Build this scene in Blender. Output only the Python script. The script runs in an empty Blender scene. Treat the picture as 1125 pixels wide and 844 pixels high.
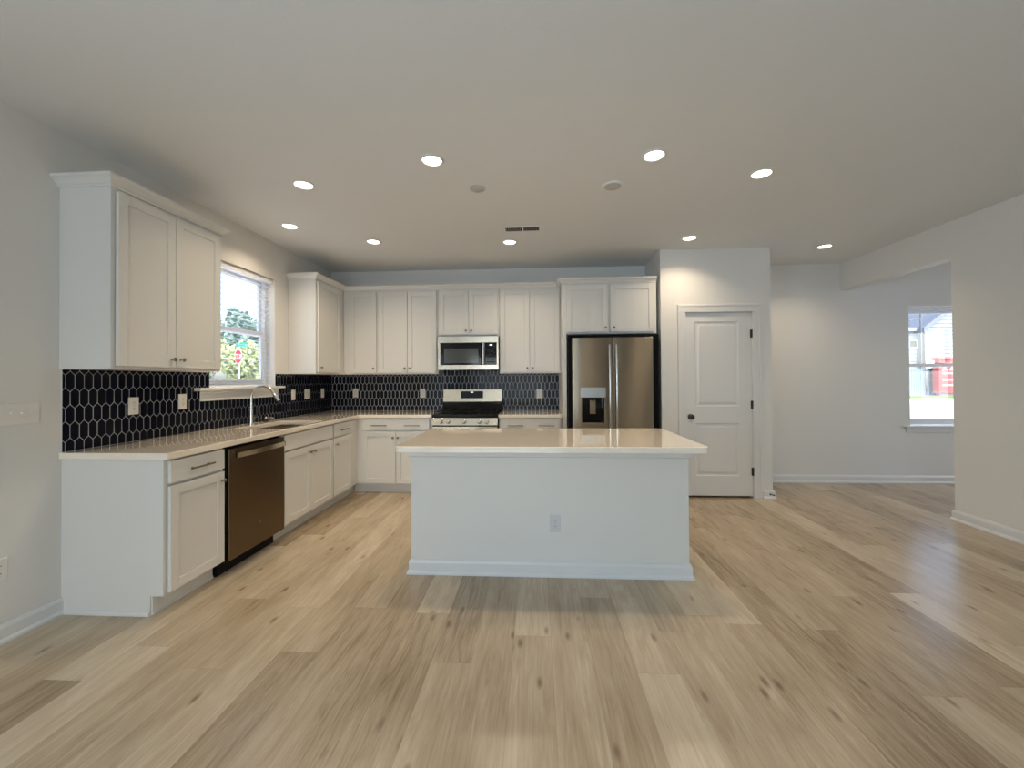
import bpy, bmesh, math, random
from mathutils import Vector, Matrix
random.seed(7)
S = bpy.context.scene
C = S.collection
PI = math.pi

# ------------------------------------------------------------------ camera
CH, FPX, YAW, PITCH, ROLL, SHIFT = 1.3145, 462.23, 0.0577, 0.0101, -0.006, -9.76
cd = bpy.data.cameras.new('camera')
cd.sensor_width = 36.0
cd.lens = FPX / 1125 * 36.0
cd.shift_y = SHIFT / 1125
cd.clip_start = 0.05
cd.clip_end = 500
cam = bpy.data.objects.new('camera', cd)
C.objects.link(cam)
c_, s_ = math.cos(YAW), math.sin(YAW)
cb, sb = math.cos(PITCH), math.sin(PITCH)
cr, sr = math.cos(ROLL), math.sin(ROLL)
fw = Vector((-s_ * cb, c_ * cb, sb))
rt = Vector((c_ * cr + s_ * sb * sr, s_ * cr - c_ * sb * sr, cb * sr))
up = Vector((-c_ * sr + s_ * sb * cr, -s_ * sr - c_ * sb * cr, cb * cr))
M = Matrix((rt, up, -fw)).transposed().to_4x4()
M.translation = Vector((0, 0, CH))
cam.matrix_world = M
S.camera = cam

# ------------------------------------------------------------------ view, world, sun, daylight
S.view_settings.view_transform = 'Standard'
S.view_settings.look = 'None'
S.view_settings.gamma = 1
S.view_settings.use_curve_mapping = False
S.view_settings.exposure = 0.0
S.cycles.use_denoising = True
S.cycles.max_bounces = 14
S.cycles.diffuse_bounces = 7
S.cycles.glossy_bounces = 5
S.cycles.transparent_max_bounces = 16
S.cycles.sample_clamp_indirect = 6.0
S.cycles.caustics_reflective = False
S.cycles.caustics_refractive = False

SKY_STRENGTH = 0.55
SUN_STRENGTH = 3.4
DAY_POWER = 63.0          # daylight through the glass doors behind the camera
DAY_COLOR = (0.55, 0.79, 1.0)
LAMP_POWER = 6.0
LAMP_COLOR = (1.0, 0.81, 0.585)

w = bpy.data.worlds.new('sky')
S.world = w
w.use_nodes = True
nt = w.node_tree
bg = nt.nodes['Background']
sky = nt.nodes.new('ShaderNodeTexSky')
sky.sky_type = 'NISHITA'
sky.sun_disc = False
sky.sun_elevation = math.radians(48)
sky.sun_rotation = math.radians(150)
sky.air_density = 1.0
sky.dust_density = 2.5
nt.links.new(sky.outputs[0], bg.inputs['Color'])
bg.inputs['Strength'].default_value = SKY_STRENGTH

def light(name, kind, energy, color, loc, rot=(0, 0, 0), parent=None, **kw):
    d = bpy.data.lights.new(name, kind)
    d.energy = energy
    d.color = color
    for k, v in kw.items():
        setattr(d, k, v)
    o = bpy.data.objects.new(name, d)
    o.location = loc
    o.rotation_euler = rot
    C.objects.link(o)
    if parent:
        o.parent = parent
    return o

light('sun', 'SUN', SUN_STRENGTH, (1.0, 0.95, 0.86), (10, -20, 30), (math.radians(42), 0, math.radians(28)), angle=0.009)
REAR = -3.4
light('glass_door_daylight', 'AREA', DAY_POWER, DAY_COLOR, (-0.8, REAR - 0.35, 1.08), (PI / 2, 0, 0), shape='RECTANGLE', size=2.7, size_y=2.0)
light('left_window_daylight', 'AREA', DAY_POWER * 1.35, DAY_COLOR, (-2.703 - 0.4, -1.4, 1.25), (PI / 2, 0, -PI / 2), shape='RECTANGLE', size=2.0, size_y=1.7)
light('added_side_daylight', 'AREA', DAY_POWER * 0.33, (0.82, 0.92, 1.0), (7.2 + 0.35, 3.4, 1.45), (PI / 2, 0, PI / 2), shape='RECTANGLE', size=1.8, size_y=1.5)  # added lamp outside an unseen side opening, brightens the far room

# ------------------------------------------------------------------ helpers
def V(*a):
    return Vector(a)

def box(bm, x0, x1, y0, y1, z0, z1):
    vs = [bm.verts.new(p) for p in ((x0, y0, z0), (x1, y0, z0), (x1, y1, z0), (x0, y1, z0), (x0, y0, z1), (x1, y0, z1), (x1, y1, z1), (x0, y1, z1))]
    for f in ((3, 2, 1, 0), (4, 5, 6, 7), (0, 1, 5, 4), (1, 2, 6, 5), (2, 3, 7, 6), (3, 0, 4, 7)):
        bm.faces.new([vs[i] for i in f])

def prism(bm, pts, a, b):
    """pts: list of 3D points (a polygon); extruded by offset vectors a and b."""
    n = len(pts)
    lo = [bm.verts.new(Vector(p) + Vector(a)) for p in pts]
    hi = [bm.verts.new(Vector(p) + Vector(b)) for p in pts]
    bm.faces.new(lo[::-1])
    bm.faces.new(hi)
    for i in range(n):
        j = (i + 1) % n
        bm.faces.new((lo[i], lo[j], hi[j], hi[i]))

def cells(bm, us, ws, inside, put, t0, t1):
    """slab made of the cells of an irregular grid; put(u, w, t) -> point"""
    vd = {}
    def v(i, j, k):
        if (i, j, k) not in vd:
            vd[(i, j, k)] = bm.verts.new(put(us[i], ws[j], (t0, t1)[k]))
        return vd[(i, j, k)]
    nu, nw = len(us) - 1, len(ws) - 1
    ins = lambda i, j: 0 <= i < nu and 0 <= j < nw and inside((us[i] + us[i + 1]) / 2, (ws[j] + ws[j + 1]) / 2)
    for i in range(nu):
        for j in range(nw):
            if not ins(i, j):
                continue
            for k in (0, 1):
                bm.faces.new((v(i, j, k), v(i + 1, j, k), v(i + 1, j + 1, k), v(i, j + 1, k)))
            for (di, dj, a, b) in ((-1, 0, (i, j), (i, j + 1)), (1, 0, (i + 1, j), (i + 1, j + 1)), (0, -1, (i, j), (i + 1, j)), (0, 1, (i, j + 1), (i + 1, j + 1))):
                if not ins(i + di, j + dj):
                    bm.faces.new((v(*a, 0), v(*b, 0), v(*b, 1), v(*a, 1)))

def frame_of(d):
    d = Vector(d).normalized()
    a = Vector((0, 0, 1)) if abs(d.z) < 0.9 else Vector((1, 0, 0))
    x = a.cross(d).normalized()
    return x, d.cross(x), d

def lathe(bm, prof, o=(0, 0, 0), axis=(0, 0, 1), n=20):
    x, y, z = frame_of(axis)
    o = Vector(o)
    rings = []
    for r, h in prof:
        if r < 1e-6:
            rings.append([bm.verts.new(o + z * h)])
        else:
            rings.append([bm.verts.new(o + z * h + (x * math.cos(2 * PI * i / n) + y * math.sin(2 * PI * i / n)) * r) for i in range(n)])
    for a, b in zip(rings, rings[1:]):
        for i in range(n):
            j = (i + 1) % n
            if len(a) == 1 and len(b) == 1:
                break
            if len(a) == 1:
                bm.faces.new((a[0], b[i], b[j]))
            elif len(b) == 1:
                bm.faces.new((a[i], a[j], b[0]))
            else:
                bm.faces.new((a[i], a[j], b[j], b[i]))
    for rg in (rings[0], rings[-1]):
        if len(rg) > 1:
            bm.faces.new(rg)

def tube(bm, pts, r, n=10):
    pts = [Vector(p) for p in pts]
    rings = []
    x = None
    for i, p in enumerate(pts):
        d = (pts[min(i + 1, len(pts) - 1)] - pts[max(i - 1, 0)]).normalized()
        if x is None:
            x = frame_of(d)[0]
        x = (x - d * x.dot(d)).normalized()
        y = d.cross(x)
        rr = r[i] if isinstance(r, (list, tuple)) else r
        rings.append([bm.verts.new(p + (x * math.cos(2 * PI * k / n) + y * math.sin(2 * PI * k / n)) * rr) for k in range(n)])
    for a, b in zip(rings, rings[1:]):
        for i in range(n):
            j = (i + 1) % n
            bm.faces.new((a[i], a[j], b[j], b[i]))
    bm.faces.new(rings[0])
    bm.faces.new(rings[-1])

def sweep(bm, prof, path, z=0.0):
    """moulding: prof [(out, up)], path 2D; outwards is to the right of the direction"""
    P = [Vector(p) for p in path]
    rings = []
    for i, p in enumerate(P):
        def nrm(a, b):
            d = (b - a).normalized()
            return Vector((d.y, -d.x))
        if i == 0:
            m = nrm(P[0], P[1])
        elif i == len(P) - 1:
            m = nrm(P[-2], P[-1])
        else:
            n1, n2 = nrm(P[i - 1], p), nrm(p, P[i + 1])
            m = (n1 + n2) / (1 + n1.dot(n2))
        rings.append([bm.verts.new((p.x + m.x * o, p.y + m.y * o, z + h)) for o, h in prof])
    k = len(prof)
    for a, b in zip(rings, rings[1:]):
        for i in range(k):
            j = (i + 1) % k
            bm.faces.new((a[i], a[j], b[j], b[i]))
    bm.faces.new(rings[0])
    bm.faces.new(rings[-1])

def obj(name, bm, m, parent=None, bevel=0.0, smooth=False, seg=2):
    if isinstance(bm, bpy.types.Mesh):
        me = bm
    else:
        bmesh.ops.recalc_face_normals(bm, faces=bm.faces[:])
        me = bpy.data.meshes.new(name)
        if parent is not None:
            t = Vector((0, 0, 0))
            q = parent
            while q is not None:
                t += q.location
                q = q.parent
            bmesh.ops.translate(bm, verts=bm.verts[:], vec=-t)
        bm.to_mesh(me)
        bm.free()
    me.materials.append(m)
    o = bpy.data.objects.new(name, me)
    C.objects.link(o)
    if parent is not None:
        o.parent = parent
    if bevel:
        b = o.modifiers.new('bevel', 'BEVEL')
        b.width = bevel
        b.segments = seg
        b.limit_method = 'ANGLE'
        b.angle_limit = math.radians(40)
        b.harden_normals = True
    if smooth or bevel:
        me.polygons.foreach_set('use_smooth', [True] * len(me.polygons))
        if hasattr(me, 'set_sharp_from_angle'):
            me.set_sharp_from_angle(angle=math.radians(38))
    return o

def tag(o, label, cat, group=None, kind=None):
    o['label'] = label
    o['category'] = cat
    if group:
        o['group'] = group
    if kind:
        o['kind'] = kind
    return o

def thing(name, label, cat, loc=(0, 0, 0), group=None):
    o = bpy.data.objects.new(name, None)
    o.empty_display_size = 0.1
    C.objects.link(o)
    o.location = loc
    return tag(o, label, cat, group)

def struct(name, bm, m, label=None, parent=None, **kw):
    o = obj(name, bm, m, parent, **kw)
    if parent is None:
        o['kind'] = 'structure'
        if label:
            o['label'] = label
    return o

def B(*a):
    bm = bmesh.new()
    if a:
        box(bm, *a)
    return bm

def dup(root, loc, label):
    r = root.copy()
    C.objects.link(r)
    r.location = loc
    r['label'] = label
    for ch in list(root.children):
        c = ch.copy()
        C.objects.link(c)
        c.parent = r
        for g in list(ch.children):
            d = g.copy()
            C.objects.link(d)
            d.parent = c
    return r

# ------------------------------------------------------------------ materials
def mat(name, col, rough=0.5, metal=0.0, bump=0.0, scale=40.0, vary=0.0, stretch=(1, 1, 1), spec=0.5, coat=0.0, aniso=0.0, emit=None, estr=0.0):
    m = bpy.data.materials.new(name)
    m.use_nodes = True
    n = m.node_tree
    b = n.nodes['Principled BSDF']
    b.inputs['Base Color'].default_value = (*col, 1)
    b.inputs['Roughness'].default_value = rough
    b.inputs['Metallic'].default_value = metal
    b.inputs['Specular IOR Level'].default_value = spec
    b.inputs['Coat Weight'].default_value = coat
    b.inputs['Coat Roughness'].default_value = 0.035
    b.inputs['Coat IOR'].default_value = 1.65
    if aniso:
        b.inputs['Anisotropic'].default_value = aniso
        tg = n.nodes.new('ShaderNodeCombineXYZ')
        tg.inputs[2].default_value = 1.0
        n.links.new(tg.outputs[0], b.inputs['Tangent'])
    if emit:
        b.inputs['Emission Color'].default_value = (*emit, 1)
        b.inputs['Emission Strength'].default_value = estr
    if bump or vary:
        tc = n.nodes.new('ShaderNodeTexCoord')
        mp = n.nodes.new('ShaderNodeMapping')
        mp.inputs['Scale'].default_value = stretch
        no = n.nodes.new('ShaderNodeTexNoise')
        no.inputs['Scale'].default_value = scale
        no.inputs['Detail'].default_value = 4
        n.links.new(tc.outputs['Object'], mp.inputs[0])
        n.links.new(mp.outputs[0], no.inputs['Vector'])
        if bump:
            bp = n.nodes.new('ShaderNodeBump')
            bp.inputs['Strength'].default_value = bump
            bp.inputs['Distance'].default_value = 0.01
            n.links.new(no.outputs['Fac'], bp.inputs['Height'])
            n.links.new(bp.outputs[0], b.inputs['Normal'])
        if vary:
            rp = n.nodes.new('ShaderNodeValToRGB')
            rp.color_ramp.elements[0].position = 0.3
            rp.color_ramp.elements[1].position = 0.7
            rp.color_ramp.elements[0].color = (*[max(0, c * (1 - vary)) for c in col], 1)
            rp.color_ramp.elements[1].color = (*[min(1, c * (1 + vary)) for c in col], 1)
            n.links.new(no.outputs['Fac'], rp.inputs[0])
            n.links.new(rp.outputs[0], b.inputs['Base Color'])
    return m

def glass_mat(name, tint=(0.97, 0.99, 1.0), refl=0.05):
    m = bpy.data.materials.new(name)
    m.use_nodes = True
    n = m.node_tree
    n.nodes.remove(n.nodes['Principled BSDF'])
    t = n.nodes.new('ShaderNodeBsdfTransparent')
    t.inputs[0].default_value = (*tint, 1)
    g = n.nodes.new('ShaderNodeBsdfGlossy')
    g.inputs['Roughness'].default_value = 0.02
    mx = n.nodes.new('ShaderNodeMixShader')
    mx.inputs[0].default_value = refl
    n.links.new(t.outputs[0], mx.inputs[1])
    n.links.new(g.outputs[0], mx.inputs[2])
    n.links.new(mx.outputs[0], n.nodes['Material Output'].inputs[0])
    return m

def floor_mat():
    m = bpy.data.materials.new('oak_plank')
    m.use_nodes = True
    n = m.node_tree
    L = n.links.new
    b = n.nodes['Principled BSDF']
    def math_(op, a=None, bb=None, val=None):
        q = n.nodes.new('ShaderNodeMath')
        q.operation = op
        for i, x in enumerate((a, bb)):
            if x is None:
                continue
            if isinstance(x, (int, float)):
                q.inputs[i].default_value = x
            else:
                L(x, q.inputs[i])
        return q.outputs[0]
    tc = n.nodes.new('ShaderNodeTexCoord')
    sp = n.nodes.new('ShaderNodeSeparateXYZ')
    L(tc.outputs['Object'], sp.inputs[0])
    PW, PL = 0.188, 1.5
    u = math_('DIVIDE', math_('ADD', sp.outputs[0], 20.05), PW)
    row = math_('FLOOR', u)
    wn = n.nodes.new('ShaderNodeTexWhiteNoise')
    wn.noise_dimensions = '1D'
    L(row, wn.inputs['W'])
    v = math_('ADD', math_('DIVIDE', math_('ADD', sp.outputs[1], 20), PL), wn.outputs['Value'])
    col = math_('FLOOR', v)
    cx = n.nodes.new('ShaderNodeCombineXYZ')
    L(row, cx.inputs[0])
    L(col, cx.inputs[1])
    w2 = n.nodes.new('ShaderNodeTexWhiteNoise')
    w2.noise_dimensions = '2D'
    L(cx.outputs[0], w2.inputs['Vector'])
    r = w2.outputs['Value']
    # seams
    fu = math_('FRACT', u)
    fv = math_('FRACT', v)
    eu = math_('MULTIPLY', math_('MINIMUM', fu, math_('SUBTRACT', 1.0, fu)), PW)
    ev = math_('MULTIPLY', math_('MINIMUM', fv, math_('SUBTRACT', 1.0, fv)), PL)
    seam = math_('LESS_THAN', math_('MINIMUM', eu, ev), 0.0011)
    # grain
    def noise(sx, sy, scale, det, rough=0.55, dist=0.0):
        cc = n.nodes.new('ShaderNodeCombineXYZ')
        L(math_('MULTIPLY', sp.outputs[0], sx), cc.inputs[0])
        L(math_('MULTIPLY', sp.outputs[1], sy), cc.inputs[1])
        L(math_('MULTIPLY', r, 37.0), cc.inputs[2])
        no = n.nodes.new('ShaderNodeTexNoise')
        no.inputs['Scale'].default_value = scale
        no.inputs['Detail'].default_value = det
        no.inputs['Roughness'].default_value = rough
        no.inputs['Distortion'].default_value = dist
        L(cc.outputs[0], no.inputs['Vector'])
        return no.outputs['Fac']
    g1 = noise(1.0, 0.12, 16.0, 8, 0.65, 1.4)
    g2 = noise(1.0, 0.035, 120.0, 3, 0.6)
    g3 = noise(1.0, 0.35, 5.0, 2)
    fac = math_('ADD', math_('MULTIPLY', g1, 0.50), math_('ADD', math_('MULTIPLY', g2, 0.34), math_('ADD', math_('MULTIPLY', g3, 0.28), math_('MULTIPLY', math_('SUBTRACT', r, 0.5), 0.32))))
    rp = n.nodes.new('ShaderNodeValToRGB')
    e = rp.color_ramp.elements
    e[0].position = 0.26
    e[0].color = (0.20, 0.14, 0.078, 1)
    e[1].position = 0.80
    e[1].color = (0.58, 0.49, 0.365, 1)
    k = e.new(0.47)
    k.color = (0.38, 0.295, 0.195, 1)
    k = e.new(0.64)
    k.color = (0.48, 0.39, 0.275, 1)
    L(fac, rp.inputs[0])
    # knots
    cc = n.nodes.new('ShaderNodeCombineXYZ')
    L(math_('MULTIPLY', sp.outputs[0], 9.0), cc.inputs[0])
    L(math_('MULTIPLY', sp.outputs[1], 3.2), cc.inputs[1])
    L(math_('MULTIPLY', r, 11.0), cc.inputs[2])
    vo = n.nodes.new('ShaderNodeTexVoronoi')
    vo.inputs['Scale'].default_value = 1.0
    L(cc.outputs[0], vo.inputs['Vector'])
    kn = n.nodes.new('ShaderNodeMapRange')
    kn.inputs['From Min'].default_value = 0.04
    kn.inputs['From Max'].default_value = 0.16
    kn.inputs['To Min'].default_value = 0.75
    kn.inputs['To Max'].default_value = 0.0
    L(vo.outputs['Distance'], kn.inputs['Value'])
    mk = n.nodes.new('ShaderNodeMix')
    mk.data_type = 'RGBA'
    mk.inputs['B'].default_value = (0.135, 0.085, 0.05, 1)
    L(kn.outputs[0], mk.inputs['Factor'])
    L(rp.outputs[0], mk.inputs['A'])
    ms = n.nodes.new('ShaderNodeMix')
    ms.data_type = 'RGBA'
    ms.inputs['B'].default_value = (0.11, 0.075, 0.045, 1)
    L(math_('MULTIPLY', seam, 0.3), ms.inputs['Factor'])
    L(mk.outputs['Result'], ms.inputs['A'])
    L(ms.outputs['Result'], b.inputs['Base Color'])
    b.inputs['Roughness'].default_value = 0.25
    b.inputs['Specular IOR Level'].default_value = 0.5
    bp = n.nodes.new('ShaderNodeBump')
    bp.inputs['Strength'].default_value = 0.12
    bp.inputs['Distance'].default_value = 0.004
    L(math_('SUBTRACT', g2, math_('MULTIPLY', seam, 1.0)), bp.inputs['Height'])
    L(bp.outputs[0], b.inputs['Normal'])
    return m

def tile_mat():
    m = mat('navy_glazed_tile', (0.004, 0.006, 0.014), 0.12, bump=0.05, scale=26, spec=0.12)
    return m

MT = dict(
    wall=mat('warm_white_wall_paint', (0.70, 0.69, 0.66), 0.62, bump=0.05, scale=160),
    ceiling=mat('ceiling_paint', (0.72, 0.735, 0.735), 0.85, bump=0.08, scale=120),
    trim=mat('trim_paint', (0.68, 0.68, 0.67), 0.38, bump=0.02, scale=60),
    cab=mat('cabinet_paint', (0.70, 0.69, 0.655), 0.34, bump=0.02, scale=70),
    gap=mat('dark_vent_backing', (0.05, 0.045, 0.04), 0.8, bump=0.02),
    quartz=mat('cream_quartz', (0.88, 0.79, 0.665), 0.06, vary=0.03, scale=90, spec=0.6, coat=0.65),
    floor=floor_mat(),
    tile=tile_mat(),
    grout=mat('grey_grout', (0.68, 0.68, 0.68), 0.85, bump=0.1, scale=200),
    steel=mat('brushed_steel', (0.55, 0.48, 0.375), 0.26, 1.0, bump=0.015, scale=30, stretch=(1, 1, 40), aniso=0.75),
    steel_fridge=mat('fridge_brushed_steel', (0.31, 0.265, 0.205), 0.30, 1.0, bump=0.006, scale=30, stretch=(1, 1, 40), aniso=0.95),
    steel_dark=mat('dark_brushed_steel', (0.17, 0.125, 0.08), 0.30, 1.0, bump=0.015, scale=30, stretch=(1, 1, 40), aniso=0.6),
    chrome=mat('satin_nickel', (0.62, 0.60, 0.57), 0.22, 1.0, bump=0.01, scale=50),
    nickel=mat('aged_nickel', (0.23, 0.20, 0.165), 0.32, 1.0, bump=0.01, scale=50),
    bronze=mat('dark_bronze', (0.07, 0.06, 0.05), 0.3, 0.9, bump=0.02, scale=50),
    black=mat('black_enamel', (0.004, 0.004, 0.004), 0.22, bump=0.02, scale=60, spec=0.2),
    iron=mat('cast_iron', (0.006, 0.006, 0.006), 0.55, bump=0.2, scale=150, spec=0.2),
    plastic=mat('black_plastic', (0.005, 0.005, 0.005), 0.45, bump=0.03, scale=90, spec=0.2),
    case=mat('fridge_case_gap_shade', (0.004, 0.004, 0.004), 0.6, bump=0.05, scale=200, spec=0.1),
    bglass=mat('black_oven_glass', (0.005, 0.005, 0.006), 0.05, vary=0.1, spec=0.25),
    mglass=mat('smoked_microwave_glass', (0.055, 0.062, 0.06), 0.10, vary=0.1, scale=200),
    plate=mat('white_cover_plate', (0.74, 0.72, 0.68), 0.35, bump=0.01),
    plate_grey=mat('grey_white_cover_plate', (0.60, 0.60, 0.61), 0.35, bump=0.01),
    slot=mat('outlet_slot', (0.03, 0.03, 0.03), 0.6, vary=0.1),
    vinyl=mat('white_window_vinyl', (0.78, 0.80, 0.83), 0.35, bump=0.01),
    glass=glass_mat('window_glass'),
    slat=mat('white_blind_slat', (0.85, 0.86, 0.88), 0.4, bump=0.02),
    lamp=mat('lit_diffuser', (0.9, 0.9, 0.9), 0.5, vary=0.01, emit=(1.0, 0.9, 0.74), estr=9.0),
    clock=mat('lit_clock_digits', (0.5, 0.5, 0.5), 0.5, vary=0.01, emit=(0.8, 0.95, 1.0), estr=1.2),
    mark=mat('pale_printed_mark', (0.5, 0.5, 0.48), 0.5, vary=0.02),
    disc=mat('grey_ceiling_disc', (0.50, 0.485, 0.46), 0.7, bump=0.03),
)

# ------------------------------------------------------------------ the room shell
XL, YB, ZC = -2.703, 5.413, 2.745
XR, YW, YF = 3.818, 4.089, 5.502
XE = 7.2
T = 0.16

bm = bmesh.new()
box(bm, XL - T, XE + T, REAR - T, YF + T, -0.12, 0.0)
struct('floor', bm, MT['floor'], 'oak plank floor running away from the camera')
bm = bmesh.new()
box(bm, XL - T, XE + T, REAR - T, YF + T, ZC, ZC + 0.2)
struct('ceiling', bm, MT['ceiling'], 'flat pale grey ceiling with recessed lights')

# left wall with the window over the sink
WY0, WY1, WZ0, WZ1 = 3.325, 4.205, 1.25, 2.362
bm = bmesh.new()
cells(bm, [REAR - T, -2.4, -0.4, WY0, WY1, YB + T], [0, 0.4, WZ0, 2.1, WZ1, ZC], lambda y, z: not ((WY0 < y < WY1 and WZ0 < z < WZ1) or (-2.4 < y < -0.4 and 0.4 < z < 2.1)), lambda y, z, t: (t, y, z), XL - T, XL)
struct('wall_left', bm, MT['wall'], 'warm white wall carrying the sink window')
bm = bmesh.new()
box(bm, XL, 2.562, YB, YB + T, 0, ZC)
struct('wall_back', bm, MT['wall'], 'wall behind the range and the refrigerator')
# far wall with a window
FX0, FX1, FZ0, FZ1 = 4.628, 5.545, 0.70, 2.190
bm = bmesh.new()
cells(bm, [2.562, FX0, FX1, XE + T], [0, FZ0, FZ1, ZC], lambda x, z: not (FX0 < x < FX1 and FZ0 < z < FZ1), lambda x, z, t: (x, t, z), YF, YF + T)
struct('wall_far', bm, MT['wall'], 'far wall with the second window')
# pantry block
PX0, PX1, PY = 1.381, 2.562, 4.746
DX0, DX1, DZ1 = 1.6525, 2.3565, 2.036
bm = bmesh.new()
cells(bm, [PX0, DX0 - 0.012, DX1 + 0.012, PX1], [0, DZ1 + 0.012, ZC], lambda x, z: not (DX0 - 0.012 < x < DX1 + 0.012 and z < DZ1 + 0.012), lambda x, z, t: (x, t, z), PY, PY + 0.115)
box(bm, PX0, PX0 + 0.115, PY + 0.115, YB, 0, ZC)
box(bm, PX1 - 0.115, PX1, PY + 0.115, YF, 0, ZC)
struct('wall_pantry', bm, MT['wall'], 'wall of the closet block around the door')
# right wall, its header beam over the opening, the far room
bm = bmesh.new()
box(bm, XR, XR + 0.13, REAR, YW, 0, ZC)
struct('wall_right', bm, MT['wall'], 'white wall that ends beside the opening')
bm = bmesh.new()
box(bm, XR, XR + 0.13, YW, YF, 2.41, ZC)
struct('trim_1', bm, MT['wall'], 'header beam above the opening to the far room')
bm = bmesh.new()
cells(bm, [REAR - T, 2.5, 4.3, YF], [0, 0.7, 2.2, ZC], lambda y, z: not (2.5 < y < 4.3 and 0.7 < z < 2.2), lambda y, z, t: (t, y, z), XE, XE + T)
struct('wall_side', bm, MT['wall'])
bm = bmesh.new()
cells(bm, [2.5, 2.55, 3.375, 3.425, 4.25, 4.3], [0.7, 0.75, 1.42, 1.47, 2.15, 2.2], lambda y, z: not ((2.55 < y < 3.375 or 3.425 < y < 4.25) and (0.75 < z < 1.42 or 1.47 < z < 2.15)), lambda y, z, t: (t, y, z), XE + 0.04, XE + 0.09)
struct('added_side_window', bm, MT['vinyl'])  # unseen window frame, added with its opening to light the far wall
# wall behind the camera with its glass doors and window
bm = bmesh.new()
cells(bm, [XL, -2.15, 0.55, XE], [0, 0.06, 2.1, ZC], lambda x, z: not (-2.15 < x < 0.55 and 0.06 < z < 2.1), lambda x, z, t: (x, t, z), REAR - T, REAR)
struct('wall_rear', bm, MT['wall'])
bm = bmesh.new()
cells(bm, [-2.15, -2.08, -0.84, -0.76, 0.48, 0.55], [0.06, 0.14, 2.03, 2.1], lambda x, z: not ((-2.08 < x < -0.84 or -0.76 < x < 0.48) and 0.14 < z < 2.03), lambda x, z, t: (x, t, z), REAR - 0.09, REAR - 0.04)
struct('door_2', bm, MT['vinyl'])
bm = bmesh.new()
cells(bm, [-2.4, -2.35, -1.425, -1.375, -0.45, -0.4], [0.4, 0.45, 1.2, 1.25, 2.05, 2.1], lambda y, z: not ((-2.35 < y < -1.425 or -1.375 < y < -0.45) and (0.45 < z < 1.2 or 1.25 < z < 2.05)), lambda y, z, t: (t, y, z), XL - 0.09, XL - 0.04)
struct('window_3', bm, MT['vinyl'])

BASE = [(0, 0), (0.028, 0), (0.028, 0.012), (0.022, 0.022), (0.016, 0.026), (0.016, 0.075), (0.011, 0.088), (0.007, 0.095), (0, 0.095)]
def baseboard(name, path):
    bm = bmesh.new()
    sweep(bm, BASE, path)
    return struct(name, bm, MT['trim'])
baseboard('baseboard_left', [(XL, REAR), (XL, 2.256)])
baseboard('baseboard_far', [(PX1, YF), (XE, YF)])
baseboard('baseboard_pantry', [(DX1 + 0.0975, PY), (PX1, PY), (PX1, YF)])
baseboard('baseboard_right', [(XR + 0.13, YW - 0.6), (XR + 0.13, YW), (XR, YW), (XR, REAR)])

# ------------------------------------------------------------------ windows
def sash_window(name, put, u0, u1, w0, w1, mid, label):
    """double hung window set deep in its opening; put(u, w, depth)"""
    bm = bmesh.new()
    f = 0.035
    cells(bm, [u0, u0 + f, u1 - f, u1], [w0, w0 + f, w1 - f, w1], lambda u, v: not (u0 + f < u < u1 - f and w0 + f < v < w1 - f), put, 0.085, 0.15)
    root = struct(name, bm, MT['vinyl'], label, bevel=0.003)
    a, b, s = u0 + f, u1 - f, 0.038
    for (lo, hi, t0, t1) in ((mid - 0.02, w1 - f, 0.122, 0.146), (w0 + f, mid + 0.02, 0.094, 0.118)):
        bm = bmesh.new()
        cells(bm, [a, a + s, b - s, b], [lo, lo + s, hi - s, hi], lambda u, v: not (a + s < u < b - s and lo + s < v < hi - s), put, t0, t1)
        sh = obj('sash', bm, MT['vinyl'], root, bevel=0.002)
        bm = bmesh.new()
        cells(bm, [a + s, b - s], [lo + s, hi - s], lambda u, v: True, put, (t0 + t1) / 2 - 0.002, (t0 + t1) / 2 + 0.002)
        obj('pane', bm, MT['glass'], sh)
    bm = bmesh.new()
    c = (u0 + u1) / 2
    cells(bm, [c - 0.03, c + 0.03], [mid + 0.02, mid + 0.032], lambda u, v: True, put, 0.088, 0.11)
    obj('sash_lock', bm, MT['vinyl'], root, bevel=0.002)
    return root
putL = lambda u, v, t: (XL - t, u, v)
putF = lambda u, v, t: (u, YF + t, v)
win1 = sash_window('window_1', putL, WY0, WY1, WZ0 + 0.012, WZ1, 1.79, 'white double hung window over the kitchen sink')
win2 = sash_window('window_2', putF, FX0, FX1, FZ0 + 0.012, FZ1, 1.462, 'white double hung window in the far wall')
# stools and aprons
bm = bmesh.new()
prism(bm, [(XL - 0.085, WY0, WZ0 - 0.012), (XL, WY0, WZ0 - 0.012), (XL, 3.17, WZ0 - 0.012), (XL + 0.058, 3.17, WZ0 - 0.012), (XL + 0.058, 4.30, WZ0 - 0.012), (XL, 4.30, WZ0 - 0.012), (XL, WY1, WZ0 - 0.012), (XL - 0.085, WY1, WZ0 - 0.012)], (0, 0, 0), (0, 0, 0.02))
sl = struct('trim_2', bm, MT['trim'], 'white stool and apron under the sink window', bevel=0.004)
bm = bmesh.new()
prof = [(0, 0), (0.017, 0), (0.017, 0.012), (0.013, 0.018), (0.013, 0.062), (0.022, 0.074), (0.022, 0.086), (0, 0.086)]
sweep(bm, prof, [(XL, 3.225), (XL, 4.245)], WZ0 - 0.098)
obj('apron', bm, MT['trim'], sl)
bm = bmesh.new()
prism(bm, [(FX0, YF + 0.085, FZ0 - 0.012), (FX0, YF, FZ0 - 0.012), (FX0 - 0.08, YF, FZ0 - 0.012), (FX0 - 0.08, YF - 0.04, FZ0 - 0.012), (FX1 + 0.08, YF - 0.04, FZ0 - 0.012), (FX1 + 0.08, YF, FZ0 - 0.012), (FX1, YF, FZ0 - 0.012), (FX1, YF + 0.085, FZ0 - 0.012)], (0, 0, 0), (0, 0, 0.02))
sl = struct('trim_3', bm, MT['trim'], 'white stool and apron under the far window', bevel=0.004)
bm = bmesh.new()
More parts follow.
